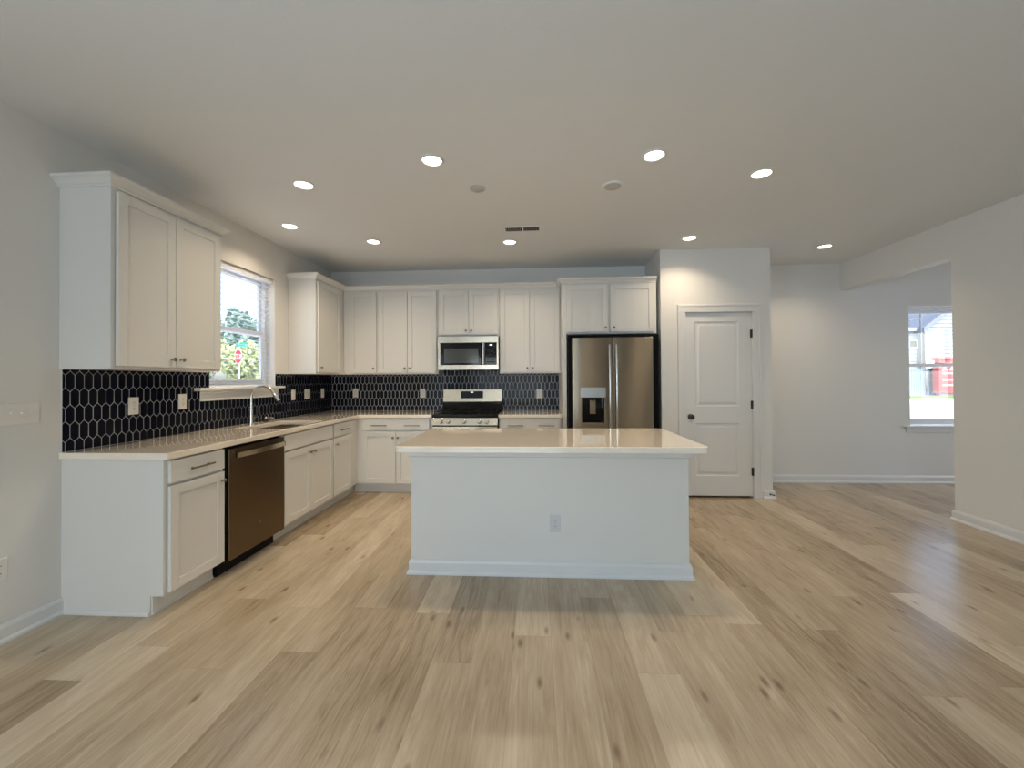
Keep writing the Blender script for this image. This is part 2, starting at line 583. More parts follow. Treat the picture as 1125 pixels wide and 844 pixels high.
box(bm, FX0 - 0.05, FX1 + 0.05, YF - 0.014, YF, FZ0 - 0.075, FZ0 - 0.012)
obj('apron', bm, MT['trim'], sl, bevel=0.003)

# horizontal blind in the sink window
t = thing('window_blind', 'white horizontal slat blind hanging open in the sink window', 'blind', (XL - 0.045, (WY0 + WY1) / 2, WZ0))
bm = B(XL - 0.07, XL - 0.02, WY0 + 0.008, WY1 - 0.008, WZ1 - 0.045, WZ1 - 0.002)
obj('headrail', bm, MT['slat'], t, bevel=0.003)
bm = bmesh.new()
z = WZ0 + 0.075
while z < WZ1 - 0.06:
    prism(bm, [(XL - 0.058, WY0 + 0.012, z), (XL - 0.045, WY0 + 0.012, z + 0.0015), (XL - 0.032, WY0 + 0.012, z), (XL - 0.032, WY0 + 0.012, z - 0.0015), (XL - 0.045, WY0 + 0.012, z), (XL - 0.058, WY0 + 0.012, z - 0.0015)], (0, 0, 0), (0, WY1 - WY0 - 0.024, 0))
    z += 0.0475
obj('slats', bm, MT['slat'], t)
bm = B(XL - 0.068, XL - 0.022, WY0 + 0.012, WY1 - 0.012, WZ0 + 0.010, WZ0 + 0.028)
obj('bottom_rail', bm, MT['slat'], t, bevel=0.003)
for y in (WY0 + 0.12, WY1 - 0.12):
    bm = bmesh.new()
    tube(bm, [(XL - 0.045, y, WZ0 + 0.02), (XL - 0.045, y, WZ1 - 0.04)], 0.0012, 6)
    obj('ladder_cord', bm, MT['slat'], t)

# ------------------------------------------------------------------ closet door
d = bmesh.new()
DT = 0.035
DY = PY + 0.012
def raised_panel(bm, x0, x1, z0, z1, y):
    rings = []
    for (i, dy) in ((0, 0.0), (0.010, 0.009), (0.030, 0.009), (0.044, 0.002)):
        rings.append([bm.verts.new(p) for p in ((x0 + i, y + dy, z0 + i), (x1 - i, y + dy, z0 + i), (x1 - i, y + dy, z1 - i), (x0 + i, y + dy, z1 - i))])
    for a, b in zip(rings, rings[1:]):
        for k in range(4):
            bm.faces.new((a[k], a[(k + 1) % 4], b[(k + 1) % 4], b[k]))
    bm.faces.new(rings[-1])
pan = [(1.752, 2.222, 0.24, 0.818), (1.752, 2.222, 1.005, 1.94)]
xs = [DX0, 1.752, 2.222, DX1]
zs = [0.022, 0.24, 0.818, 1.005, 1.94, DZ1]
cells(d, xs, zs, lambda x, z: not any(p[0] < x < p[1] and p[2] < z < p[3] for p in pan), lambda x, z, t: (x, t, z), DY, DY + DT)
for p in pan:
    raised_panel(d, *p, DY)
    box(d, p[0], p[1], DY + 0.015, DY + DT, p[2], p[3])
door = struct('door_1', d, MT['trim'], 'white two panel closet door')
bm = bmesh.new()
for x0, x1 in ((DX0 - 0.0925, DX0 - 0.008), (DX1 + 0.008, DX1 + 0.0925)):
    box(bm, x0, x1, PY - 0.014, PY, 0, DZ1 + 0.0075)
    box(bm, x0 + (0.0 if x0 < DX0 else 0.062), x0 + (0.0225 if x0 < DX0 else 0.0845), PY - 0.019, PY - 0.013, 0, DZ1 + 0.07)
box(bm, DX0 - 0.0925, DX1 + 0.0925, PY - 0.014, PY, DZ1 + 0.0075, DZ1 + 0.0915)
box(bm, DX0 - 0.0925, DX1 + 0.0925, PY - 0.019, PY - 0.013, DZ1 + 0.0695, DZ1 + 0.0915)
for x0, x1 in ((DX0 - 0.012, DX0 - 0.003), (DX1 + 0.003, DX1 + 0.012)):
    box(bm, x0, x1, PY, PY + 0.115, 0, DZ1 + 0.003)
box(bm, DX0 - 0.012, DX1 + 0.012, PY, PY + 0.115, DZ1 + 0.003, DZ1 + 0.012)
struct('trim_4', bm, MT['trim'], 'white casing around the closet door', bevel=0.002)
bm = bmesh.new()
lathe(bm, [(0, 0), (0.031, 0), (0.031, 0.004), (0.026, 0.009), (0.012, 0.012), (0.011, 0.030), (0.020, 0.036), (0.028, 0.046), (0.028, 0.056), (0.020, 0.064), (0, 0.067)], (DX0 + 0.045, DY, 0.89), (0, -1, 0), 24)
obj('door_knob', bm, MT['bronze'], door, smooth=True)
for z in (0.29, 1.02, 1.80):
    bm = bmesh.new()
    lathe(bm, [(0.0065, -0.045), (0.0065, 0.045)], (DX1 + 0.0015, PY - 0.002, z), (0, 0, 1), 10)
    box(bm, DX1 - 0.012, DX1 + 0.002, PY + 0.0085, PY + 0.012, z - 0.044, z + 0.044)
    obj('hinge', bm, MT['bronze'], door)
# small bumper on the baseboard corner
t = thing('door_stop', 'small dark door stop on the baseboard corner by closet door', 'door stop', (2.525, PY - 0.016, 0.045))
bm = bmesh.new()
lathe(bm, [(0.010, 0), (0.010, 0.004), (0.005, 0.006), (0.005, 0.05)], (2.525, PY - 0.016, 0.05), (0.2, -1, 0.1), 12)
obj('spring', bm, MT['bronze'], t)
bm = bmesh.new()
lathe(bm, [(0, 0.062), (0.007, 0.06), (0.008, 0.05), (0, 0.05)], (2.525, PY - 0.016, 0.05), (0.2, -1, 0.1), 12)
obj('tip', bm, MT['plastic'], t)

# ------------------------------------------------------------------ cabinets
class Run:
    """u along the run, v out of the face, w up"""
    def __init__(s, kind, face):
        s.kind, s.face = kind, face
    def p(s, u, v, w):
        return (u, s.face - v, w) if s.kind == 'back' else (s.face + v, u, w)
    def box(s, bm, u0, u1, v0, v1, w0, w1):
        a, b = s.p(u0, v0, w0), s.p(u1, v1, w1)
        box(bm, min(a[0], b[0]), max(a[0], b[0]), min(a[1], b[1]), max(a[1], b[1]), w0, w1)
    def out(s):
        return (0, -1, 0) if s.kind == 'back' else (1, 0, 0)

def shaker(R, u0, u1, w0, w1, parent, name='door', sw=0.056, panel=True):
    bm = bmesh.new()
    v0, v1 = 0.005, 0.024
    if panel:
        R.box(bm, u0, u0 + sw, v0, v1, w0, w1)
        R.box(bm, u1 - sw, u1, v0, v1, w0, w1)
        R.box(bm, u0 + sw, u1 - sw, v0, v1, w0, w0 + sw)
        R.box(bm, u0 + sw, u1 - sw, v0, v1, w1 - sw, w1)
        R.box(bm, u0 + sw, u1 - sw, v0, v1 - 0.009, w0 + sw, w1 - sw)
    else:
        R.box(bm, u0, u1, v0, v1, w0, w1)
    return obj(name, bm, MT['cab'], parent, bevel=0.0015)

def knob(R, u, w, parent):
    bm = bmesh.new()
    lathe(bm, [(0, 0), (0.008, 0), (0.006, 0.004), (0.005, 0.014), (0.011, 0.019), (0.0135, 0.024), (0.011, 0.029), (0, 0.031)], R.p(u, 0.024, w), R.out(), 16)
    return obj('knob', bm, MT['nickel'], parent, smooth=True)

def pull(R, u, w, parent, L=0.18):
    bm = bmesh.new()
    tube(bm, [R.p(u - L / 2, 0.0505, w), R.p(u + L / 2, 0.0505, w)], 0.0058, 12)
    for s in (-1, 1):
        tube(bm, [R.p(u + s * (L / 2 - 0.03), 0.024, w), R.p(u + s * (L / 2 - 0.03), 0.048, w)], 0.0045, 10)
    return obj('pull_handle', bm, MT['nickel'], parent, smooth=True)

CT0, CT1 = 0.876, 0.914
def base_carcass(R, u0, u1, depth, parent):
    bm = bmesh.new()
    prism(bm, [R.p(u0, 0, 0.11), R.p(u0, 0, CT0), R.p(u0, -depth, CT0), R.p(u0, -depth, 0), R.p(u0, -0.077, 0), R.p(u0, -0.077, 0.11)], (0, 0, 0), Vector(R.p(u1, 0, 0)) - Vector(R.p(u0, 0, 0)))
    return obj('carcass', bm, MT['cab'], parent, bevel=0.001)

def toe(R, u0, u1, parent, ends=()):
    bm = bmesh.new()
    R.box(bm, u0, u1, -0.077, -0.064, 0.0, 0.020)
    R.box(bm, u0, u1, -0.077, -0.069, 0.020, 0.105)
    return obj('toe_kick', bm, MT['cab'], parent, bevel=0.002)

RL = Run('left', -2.093)
RB = Run('back', 4.803)
DP = 0.606
def at(R, u):
    p = R.p(u, -0.3, 0)
    return p
DRW = (0.735, 0.864)
DOR = (0.122, 0.718)

# left run
t = thing('base_cabinet', 'white base cabinet with one drawer at the open end of the left counter', 'cabinet', at(RL, 2.47), 'base cabinets')
base_carcass(RL, 2.256, 2.697, DP, t)
toe(RL, 2.256, 2.697, t)
bm = bmesh.new()
prism(bm, [(XL, 2.2555, 0), (-2.170, 2.2555, 0), (-2.170, 2.2555, 0.11), (-2.093, 2.2555, 0.11), (-2.093, 2.2555, CT0), (XL, 2.2555, CT0)], (0, -0.006, 0), (0, 0, 0))
obj('end_panel', bm, MT['cab'], t)
bm = bmesh.new()
sweep(bm, [(0, 0), (0.011, 0), (0.011, 0.012), (0.006, 0.022), (0, 0.022)], [(XL, 2.2495), (-2.170, 2.2495)])
obj('shoe_moulding', bm, MT['cab'], t)
q = shaker(RL, 2.272, 2.683, *DRW, t, 'drawer', panel=False)
pull(RL, 2.478, 0.797, q)
q = shaker(RL, 2.272, 2.683, *DOR, t)
knob(RL, 2.655, 0.662, q)

# dishwasher
t = thing('dishwasher', 'dark stainless dishwasher under the left counter', 'dishwasher', (-2.4, 3.02, 0))
bm = B(XL + 0.08, -2.10, 2.715, 3.325, 0.09, CT0 - 0.012)
obj('tub', bm, MT['plastic'], t)
bm = B(XL + 0.1, -2.150, 2.715, 3.325, 0.0, 0.09)
obj('toe_panel', bm, MT['plastic'], t)
bm = bmesh.new()
RL.box(bm, 2.712, 3.328, 0.0, 0.035, 0.108, CT0 - 0.022)
dw = obj('door', bm, MT['steel_dark'], t, bevel=0.004)
bm = bmesh.new()
box(bm, -2.093 + 0.001, -2.093 + 0.022, 2.705, 2.712, 0.108, CT0 - 0.022)
obj('door_gasket', bm, MT['plastic'], t)
bm = bmesh.new()
pts = []
for i in range(13):
    a = i / 12
    pts.append((0.035 + 0.030 + 0.016 * math.sin(PI * a), 2.745 + 0.55 * a))
for i in range(12):
    (v0, y0), (v1, y1) = pts[i], pts[i + 1]
    prism(bm, [(-2.093 + v0, y0, 0.792), (-2.093 + v1, y1, 0.792), (-2.093 + v1 - 0.012, y1, 0.792), (-2.093 + v0 - 0.012, y0, 0.792)], (0, 0, 0), (0, 0, 0.034))
for y in (2.745, 3.275):
    box(bm, -2.093 + 0.035, -2.093 + 0.066, y, y + 0.02, 0.792, 0.826)
obj('handle', bm, MT['steel'], dw, smooth=True)
bm = bmesh.new()
lathe(bm, [(0.012, 0), (0.012, 0.001), (0.009, 0.0016)], (-2.093 + 0.035, 3.03, 0.27), (1, 0, 0), 20)
obj('emblem', bm, MT['nickel'], dw)

# sink base
t = thing('base_cabinet', 'white double door sink base cabinet beside the dishwasher', 'cabinet', at(RL, 3.76), 'base cabinets')
bm = bmesh.new()
prism(bm, [RL.p(3.340, 0, 0.11), RL.p(3.340, 0, CT0), RL.p(3.340, -0.02, CT0), RL.p(3.340, -0.02, 0.62), RL.p(3.340, -DP, 0.62), RL.p(3.340, -DP, 0), RL.p(3.340, -0.077, 0), RL.p(3.340, -0.077, 0.11)], (0, 0, 0), (0, 0.845, 0))
obj('carcass', bm, MT['cab'], t, bevel=0.001)
toe(RL, 3.340, 4.185, t)
shaker(RL, 3.350, 4.172, *DRW, t, 'false_drawer_front', panel=False)
q = shaker(RL, 3.350, 3.758, *DOR, t)
knob(RL, 3.725, 0.664, q)
q = shaker(RL, 3.764, 4.172, *DOR, t)
knob(RL, 3.797, 0.664, q)
# narrow drawer base
t = thing('base_cabinet', 'narrow white base cabinet with one drawer near the inside corner', 'cabinet', at(RL, 4.4), 'base cabinets')
base_carcass(RL, 4.187, 4.803, DP, t)
toe(RL, 4.187, 4.87, t)
q = shaker(RL, 4.200, 4.625, *DRW, t, 'drawer', panel=False)
pull(RL, 4.412, 0.790, q, 0.19)
q = shaker(RL, 4.200, 4.625, *DOR, t)
knob(RL, 4.232, 0.655, q)
# back run, beside the range
t = thing('base_cabinet', 'white base cabinet with one wide two handled drawer between corner and range', 'cabinet', at(RB, -1.63), 'base cabinets')
base_carcass(RB, -2.093, -1.207, DP, t)
toe(RB, -2.156, -1.207, t)
q = shaker(RB, -2.018, -1.232, *DRW, t, 'drawer', panel=False)
pull(RB, -1.817, 0.79, q)
pull(RB, -1.430, 0.79, q)
q = shaker(RB, -2.018, -1.628, *DOR, t)
knob(RB, -1.655, 0.65, q)
q = shaker(RB, -1.622, -1.232, *DOR, t)
knob(RB, -1.595, 0.65, q)
t = thing('base_cabinet', 'white base cabinet with two drawer handles between range and refrigerator', 'cabinet', at(RB, -0.07), 'base cabinets')
base_carcass(RB, -0.430, 0.288, DP, t)
toe(RB, -0.430, 0.288, t)
q = shaker(RB, -0.412, 0.268, *DRW, t, 'drawer', panel=False)
pull(RB, -0.238, 0.79, q)
pull(RB, 0.112, 0.79, q)
q = shaker(RB, -0.412, -0.075, *DOR, t)
knob(RB, -0.105, 0.65, q)
q = shaker(RB, -0.069, 0.268, *DOR, t)
knob(RB, -0.04, 0.65, q)

# countertops
SX0, SX1, SY0, SY1 = -2.535, -2.115, 3.38, 4.06
bm = bmesh.new()
xs = [XL, SX0, SX1, -2.053, -1.203]
ys = [2.232, SY0, SY1, 4.763, YB]
cells(bm, xs, ys, lambda x, y: (x < -2.053 or y > 4.763) and not (SX0 < x < SX1 and SY0 < y < SY1), lambda x, y, t: (x, y, t), CT0, CT1)
ct = tag(obj('countertop', bm, MT['quartz'], bevel=0.004), 'cream L-shaped countertop running under the window to the range', 'countertop', 'stone countertops')
bm = bmesh.new()
box(bm, -0.434, 0.288, 4.763, YB, CT0, CT1)
tag(obj('countertop', bm, MT['quartz'], bevel=0.004), 'short cream countertop between range and refrigerator', 'countertop', 'stone countertops')

# sink
t = thing('sink', 'stainless undermount sink set in the countertop below the window', 'sink', ((SX0 + SX1) / 2, (SY0 + SY1) / 2, 0.67))
bm = bmesh.new()
box(bm, SX0 - 0.012, SX0, SY0 - 0.012, SY1 + 0.012, 0.66, CT0)
box(bm, SX1, SX1 + 0.012, SY0 - 0.012, SY1 + 0.012, 0.66, CT0)
box(bm, SX0, SX1, SY0 - 0.012, SY0, 0.66, CT0)
box(bm, SX0, SX1, SY1, SY1 + 0.012, 0.66, CT0)
box(bm, SX0 - 0.012, SX1 + 0.012, SY0 - 0.012, SY1 + 0.012, 0.648, 0.66)
obj('basin', bm, MT['steel'], t)
bm = bmesh.new()
lathe(bm, [(0.055, 0), (0.055, 0.003), (0.04, 0.004), (0.02, 0.001), (0, 0.001)], ((SX0 + SX1) / 2, (SY0 + SY1) / 2, 0.66))
obj('drain', bm, MT['chrome'], t, smooth=True)

# faucet
fx, fy = -2.598, 3.70
t = thing('faucet', 'tall gooseneck pull-down faucet behind the sink', 'faucet', (fx, fy, CT1))
bm = bmesh.new()
lathe(bm, [(0.0, 0), (0.027, 0), (0.027, 0.006), (0.021, 0.012), (0.019, 0.03), (0.0165, 0.12), (0.0145, 0.20), (0, 0.20)], (fx, fy, CT1))
obj('body', bm, MT['chrome'], t, smooth=True)
bm = bmesh.new()
pts = [(fx, fy, CT1 + 0.19), (fx, fy, CT1 + 0.25)]
for i in range(0, 15):
    a = PI - (i / 14) * (PI * 0.86)
    pts.append((fx + 0.105 + 0.105 * math.cos(a), fy, CT1 + 0.262 + 0.092 * math.sin(a)))
e = Vector(pts[-1])
dd = (Vector(pts[-1]) - Vector(pts[-2])).normalized()
pts.append(tuple(e + dd * 0.02))
tube(bm, pts, 0.0115, 14)
obj('neck', bm, MT['chrome'], t, smooth=True)
e = Vector(pts[-1])
bm = bmesh.new()
lathe(bm, [(0, -0.006), (0.0135, -0.006), (0.016, 0.01), (0.0175, 0.06), (0.0165, 0.085), (0.012, 0.09), (0, 0.09)], e, dd, 18)
sh = obj('spray_head', bm, MT['chrome'], t, smooth=True)
bm = bmesh.new()
lathe(bm, [(0.0178, 0.082), (0.0172, 0.094), (0.0, 0.096)], e, dd, 18)
obj('nozzle', bm, MT['plastic'], sh, smooth=True)
bm = bmesh.new()
lathe(bm, [(0.013, 0.012), (0.013, 0.055), (0.010, 0.062), (0, 0.062)], (fx, fy, CT1 + 0.07), (0, 1, 0), 16)
tube(bm, [(fx, fy + 0.055, CT1 + 0.072), (fx + 0.012, fy + 0.065, CT1 + 0.11), (fx + 0.02, fy + 0.07, CT1 + 0.165)], [0.008, 0.0065, 0.005], 10)
obj('lever_handle', bm, MT['bronze'], t, smooth=True)
t = thing('soap_dispenser', 'short soap dispenser cap beside the faucet on the counter', 'soap dispenser', (-2.64, 3.965, CT1))
bm = bmesh.new()
lathe(bm, [(0, 0), (0.026, 0), (0.026, 0.008), (0.017, 0.014), (0.015, 0.03), (0, 0.03)], (-2.64, 3.965, CT1))
obj('base', bm, MT['bronze'], t, smooth=True)
bm = bmesh.new()
lathe(bm, [(0.0165, 0.03), (0.0165, 0.045), (0.012, 0.05), (0, 0.05)], (-2.64, 3.965, CT1))
tube(bm, [(-2.64, 3.965, CT1 + 0.040), (-2.58, 3.965, CT1 + 0.043), (-2.56, 3.965, CT1 + 0.036)], [0.007, 0.006, 0.005], 10)
obj('spout', bm, MT['chrome'], t, smooth=True)

# ------------------------------------------------------------------ backsplash tiles
def clip(poly, ax, val, keep_less):
    out = []
    for i in range(len(poly)):
        a, b = poly[i], poly[(i + 1) % len(poly)]
        ia = (a[ax] <= val) == keep_less
        ib = (b[ax] <= val) == keep_less
        if ia:
            out.append(a)
        if ia != ib:
            k = (val - a[ax]) / (b[ax] - a[ax])
            out.append((a[0] + k * (b[0] - a[0]), a[1] + k * (b[1] - a[1])))
    return out

def picket_tiles(bm, rects, put, u_off=0.0):
    W_, PITCH_, APEX, G = 0.0508, 0.097, 0.0245, 0.0049
    side = PITCH_ - APEX
    for (u0, u1, w0, w1) in rects:
        w_top = 1.3545
        for rw in range(-1, 9):
            wt = w_top - rw * PITCH_            # top of the straight sides
            off = (rw % 2) * W_ / 2 + u_off
            i0 = int((u0 - off) / W_) - 2
            i1 = int((u1 - off) / W_) + 2
            for i in range(i0, i1 + 1):
                c = off + i * W_
                h = W_ / 2 - G / 2
                ap = APEX - G * 0.45
                poly = [(c - h, wt), (c - h, wt - side), (c, wt - side - ap), (c + h, wt - side), (c + h, wt), (c, wt + ap)]
                for ax, val, kl in ((0, u0 + 0.001, False), (0, u1 - 0.001, True), (1, w0 + 0.001, False), (1, w1 - 0.001, True)):
                    if len(poly) > 2:
                        poly = clip(poly, ax, val, kl)
                if len(poly) < 3:
                    continue
                area = abs(sum(poly[k][0] * poly[(k + 1) % len(poly)][1] - poly[(k + 1) % len(poly)][0] * poly[k][1] for k in range(len(poly)))) / 2
                if area < 2e-5:
                    continue
                mu = sum(p[0] for p in poly) / len(poly)
                mw = sum(p[1] for p in poly) / len(poly)
                tu, tw = random.gauss(0, 0.006), random.gauss(0, 0.006)
                lo = [bm.verts.new(put(p[0], p[1], 0.003)) for p in poly]
                hi = []
                for p in poly:
                    q = (mu + (p[0] - mu) * 0.95, mw + (p[1] - mw) * 0.975)
                    hi.append(bm.verts.new(put(q[0], q[1], 0.0085 + tu * (q[0] - mu) + tw * (q[1] - mw))))
                n = len(poly)
                bm.faces.new(hi)
                for k in range(n):
                    bm.faces.new((lo[k], lo[(k + 1) % n], hi[(k + 1) % n], hi[k]))

# tiles on the left wall (cut round the window stool) and on the back wall
putl = lambda u, v, t: (XL + t, u, v)
putb = lambda u, v, t: (u, YB - t, v)
UB = 1.387
t = thing('tile_backsplash', 'glossy black elongated hexagon tiles along the window wall', 'backsplash', (XL, 3.8, CT1), 'tiled backsplashes')
t['kind'] = 'structure'
bm = bmesh.new()
picket_tiles(bm, [(2.246, 3.168, CT1, UB), (3.168, WY0, CT1, WZ0 - 0.014), (3.168, WY0, WZ0 + 0.010, UB), (WY0, WY1, CT1, WZ0 - 0.014), (WY1, 4.302, CT1, WZ0 - 0.014), (WY1, 4.302, WZ0 + 0.010, UB), (4.302, YB - 0.004, CT1, UB)], putl)
obj('tiles', bm, MT['tile'], t)
bm = bmesh.new()
cells(bm, [2.244, 3.168, WY0, WY1, 4.302, YB], [CT1, WZ0 - 0.013, WZ0 + 0.009, UB], lambda y, z: not ((WY0 < y < WY1 and z > WZ0 - 0.013) or (3.168 < y < 4.302 and WZ0 - 0.013 < z < WZ0 + 0.009)), putl, 0.0005, 0.0055)
obj('grout', bm, MT['grout'], t)
t = thing('tile_backsplash', 'glossy navy elongated hexagon tiles behind the range', 'backsplash', (-1.2, YB, CT1), 'tiled backsplashes')
t['kind'] = 'structure'
bm = bmesh.new()
picket_tiles(bm, [(XL + 0.010, -1.2, CT1, UB), (-1.2, -0.44, CT1 - 0.03, 1.46), (-0.44, 0.288, CT1, UB)], putb, 0.011)
obj('tiles', bm, MT['tile'], t)
bm = bmesh.new()
cells(bm, [XL + 0.006, -1.2, -0.44, 0.289], [CT1 - 0.03, CT1, UB, 1.46], lambda x, z: (CT1 < z < UB) or (-1.2 < x < -0.44), putb, 0.0005, 0.0055)
obj('grout', bm, MT['grout'], t)

# ------------------------------------------------------------------ wall cabinets
CROWN = [(0, 0), (0.010, 0), (0.010, 0.010), (0.016, 0.014), (0.030, 0.034), (0.044, 0.046), (0.048, 0.046), (0.048, 0.062), (0, 0.062)]
UT = 2.424
UL = Run('left', -2.393)
UK = Run('back', 5.103)
def upper(R, u0, u1, w0, w1, parent, depth=0.31):
    bm = bmesh.new()
    R.box(bm, u0, u1, -depth + 0.001, 0, w0, w1)
    return obj('carcass', bm, MT['cab'], parent, bevel=0.001)
def crown(path, parent, z=UT - 0.004):
    bm = bmesh.new()
    sweep(bm, CROWN, path, z)
    return obj('crown_moulding', bm, MT['cab'], parent)
DLO, DHI = 1.404, 2.400

t = thing('wall_cabinet', 'white two door wall cabinet hung alone before the window', 'cabinet', (XL, 2.65, UB), 'wall cabinets')
upper(UL, 2.232, 3.058, UB, UT, t)
crown([(XL, 2.232), (-2.393, 2.232), (-2.393, 3.058), (XL, 3.058)], t)
q = shaker(UL, 2.256, 2.638, DLO, DHI, t)
knob(UL, 2.606, 1.457, q)
q = shaker(UL, 2.643, 3.034, DLO, DHI, t)
knob(UL, 2.675, 1.457, q)
t = thing('wall_cabinet', 'white single door wall cabinet in the corner beyond the window', 'cabinet', (XL, 4.8, UB), 'wall cabinets')
upper(UL, 4.440, YB - 0.002, UB, UT, t)
crown([(XL, 4.440), (-2.393, 4.440), (-2.393, 5.103)], t)
q = shaker(UL, 4.462, 4.985, DLO, DHI, t)
knob(UL, 4.494, 1.457, q)
t = thing('wall_cabinet', 'narrow white single door wall cabinet next to the inside corner', 'cabinet', (-2.15, YB, UB), 'wall cabinets')
upper(UK, -2.392, -1.955, UB, UT, t)
crown([(-2.393, 5.103), (-1.955, 5.103)], t)
q = shaker(UK, -2.296, -1.970, DLO, DHI, t)
knob(UK, -2.000, 1.457, q)
t = thing('wall_cabinet', 'tall white two door wall cabinet just before the microwave', 'cabinet', (-1.57, YB, UB), 'wall cabinets')
upper(UK, -1.954, -1.200, UB, UT, t)
crown([(-1.955, 5.103), (-1.199, 5.103)], t)
q = shaker(UK, -1.938, -1.580, DLO, DHI, t)
knob(UK, -1.610, 1.457, q)
q = shaker(UK, -1.575, -1.217, DLO, DHI, t)
knob(UK, -1.545, 1.457, q)
t = thing('wall_cabinet', 'short white two door wall cabinet above the microwave', 'cabinet', (-0.82, YB, 1.85), 'wall cabinets')
upper(UK, -1.198, -0.446, 1.845, UT, t)
crown([(-1.199, 5.103), (-0.445, 5.103)], t)
q = shaker(UK, -1.178, -0.820, 1.862, DHI, t)
knob(UK, -0.850, 1.910, q)
q = shaker(UK, -0.815, -0.463, 1.862, DHI, t)
knob(UK, -0.785, 1.910, q)
t = thing('wall_cabinet', 'tall white two door wall cabinet between microwave and refrigerator', 'cabinet', (-0.07, YB, UB), 'wall cabinets')
upper(UK, -0.444, 0.294, UB, UT, t)
crown([(-0.445, 5.103), (0.262, 5.103)], t)
q = shaker(UK, -0.432, -0.078, DLO, DHI, t)
knob(UK, -0.108, 1.449, q)
q = shaker(UK, -0.073, 0.280, DLO, DHI, t)
knob(UK, -0.043, 1.449, q)
# cabinet over the refrigerator with its side panel
FU = Run('back', 4.80)
t = thing('wall_cabinet', 'deep white two door cabinet over the refrigerator', 'cabinet', (0.84, YB, 1.82), 'wall cabinets')
bm = bmesh.new()
box(bm, 0.345, 1.350, 4.80, YB - 0.001, 1.822, 2.398)
obj('carcass', bm, MT['cab'], t, bevel=0.001)
bm = bmesh.new()
box(bm, 0.296, 0.3445, 4.80, YB - 0.001, 0.0, 2.398)
obj('side_panel', bm, MT['cab'], t, bevel=0.001)
crown([(0.296, 5.06), (0.296, 4.80), (1.350, 4.80)], t, 2.394)
q = shaker(FU, 0.345, 0.812, 1.842, 2.378, t)
knob(FU, 0.780, 1.890, q)
q = shaker(FU, 0.838, 1.318, 1.842, 2.378, t)
knob(FU, 0.872, 1.890, q)

# ------------------------------------------------------------------ microwave
t = thing('microwave', 'stainless microwave mounted above the range', 'microwave', (-0.82, 5.2, 1.434))
MX0, MX1, MF = -1.182, -0.450, 5.012
bm = B(MX0 + 0.004, MX1 - 0.004, MF + 0.03, YB - 0.02, 1.434, 1.836)
obj('housing', bm, MT['plastic'], t, bevel=0.003)
bm = B(MX0, MX1, MF, MF + 0.03, 1.758, 1.836)
q = obj('top_panel', bm, MT['steel'], t, bevel=0.003)
bm = bmesh.new()
lathe(bm, [(0.012, 0), (0.012, 0.001), (0.009, 0.002)], (-0.828, MF, 1.797), (0, -1, 0), 20)
obj('emblem', bm, MT['chrome'], q)
bm = bmesh.new()
box(bm, MX0, MX1, MF, MF + 0.03, 1.434, 1.492)
box(bm, MX0, MX0 + 0.028, MF, MF + 0.03, 1.492, 1.758)
box(bm, MX1 - 0.022, MX1, MF, MF + 0.03, 1.492, 1.758)
obj('front_frame', bm, MT['steel'], t, bevel=0.002)
bm = B(MX0 + 0.028, -0.660, MF - 0.002, MF + 0.03, 1.492, 1.758)
dr = obj('door', bm, MT['bglass'], t, bevel=0.002)
bm = B(-1.106, -0.693, MF - 0.003, MF - 0.001, 1.512, 1.690)
obj('window', bm, MT['mglass'], dr)
bm = bmesh.new()
prism(bm, [(-0.655 + 0.046 * i / 8, MF - 0.006 - 0.024 * math.sin(PI * i / 8), 1.497) for i in range(9)] + [(-0.609, MF, 1.497), (-0.655, MF, 1.497)], (0, 0, 0), (0, 0, 0.258))
obj('handle', bm, MT['chrome'], dr, smooth=True)
bm = B(-0.607, MX1 - 0.022, MF - 0.002, MF + 0.03, 1.492, 1.758)
cp = obj('control_panel', bm, MT['bglass'], t, bevel=0.001)
bm = B(-0.558, -0.522, MF - 0.003, MF - 0.001, 1.722, 1.736)
obj('clock_display', bm, MT['clock'], cp)
bm = bmesh.new()
for i in range(3):
    for j in range(6):
        box(bm, -0.588 + i * 0.034, -0.566 + i * 0.034, MF - 0.0027, MF - 0.001, 1.520 + j * 0.031, 1.534 + j * 0.031)
obj('buttons', bm, MT['plastic'], cp)
for x in (-1.06, -0.66):
    bm = bmesh.new()
    box(bm, x, x + 0.10, 5.06, 5.16, 1.430, 1.434)
    obj('underside_lens', bm, MT['mark'], t)

# ------------------------------------------------------------------ range
t = thing('gas_range', 'stainless and black gas range between the back counters', 'range', (-0.82, 5.1, 0))
GX0, GX1 = -1.196, -0.440
GF = 4.735
bm = B(GX0 + 0.002, GX1 - 0.002, GF + 0.045, YB - 0.02, 0.04, 0.895)
obj('body', bm, MT['plastic'], t)
bm = bmesh.new()
prism(bm, [(GX0, GF, 0.795), (GX0, GF + 0.02, 0.878), (GX0, GF + 0.06, 0.884), (GX0, GF + 0.06, 0.795)], (0, 0, 0), (GX1 - GX0, 0, 0))
cp = obj('control_panel', bm, MT['steel'], t, bevel=0.003)
nv = Vector((0, -1, 0.24)).normalized()
for x in (-1.086, -1.000, -0.822, -0.648, -0.562):
    o = Vector((x, GF + 0.0095, 0.8345))
    bm = bmesh.new()
    lathe(bm, [(0.025, 0), (0.025, 0.004), (0.020, 0.007), (0.0185, 0.030), (0.016, 0.034), (0, 0.034)], o, nv, 20)
    k = obj('knob', bm, MT['chrome'], cp, smooth=True)
bm = bmesh.new()
box(bm, GX0, GX1, GF + 0.020, YB - 0.10, 0.884, 0.918)
obj('cooktop', bm, MT['black'], t, bevel=0.006)
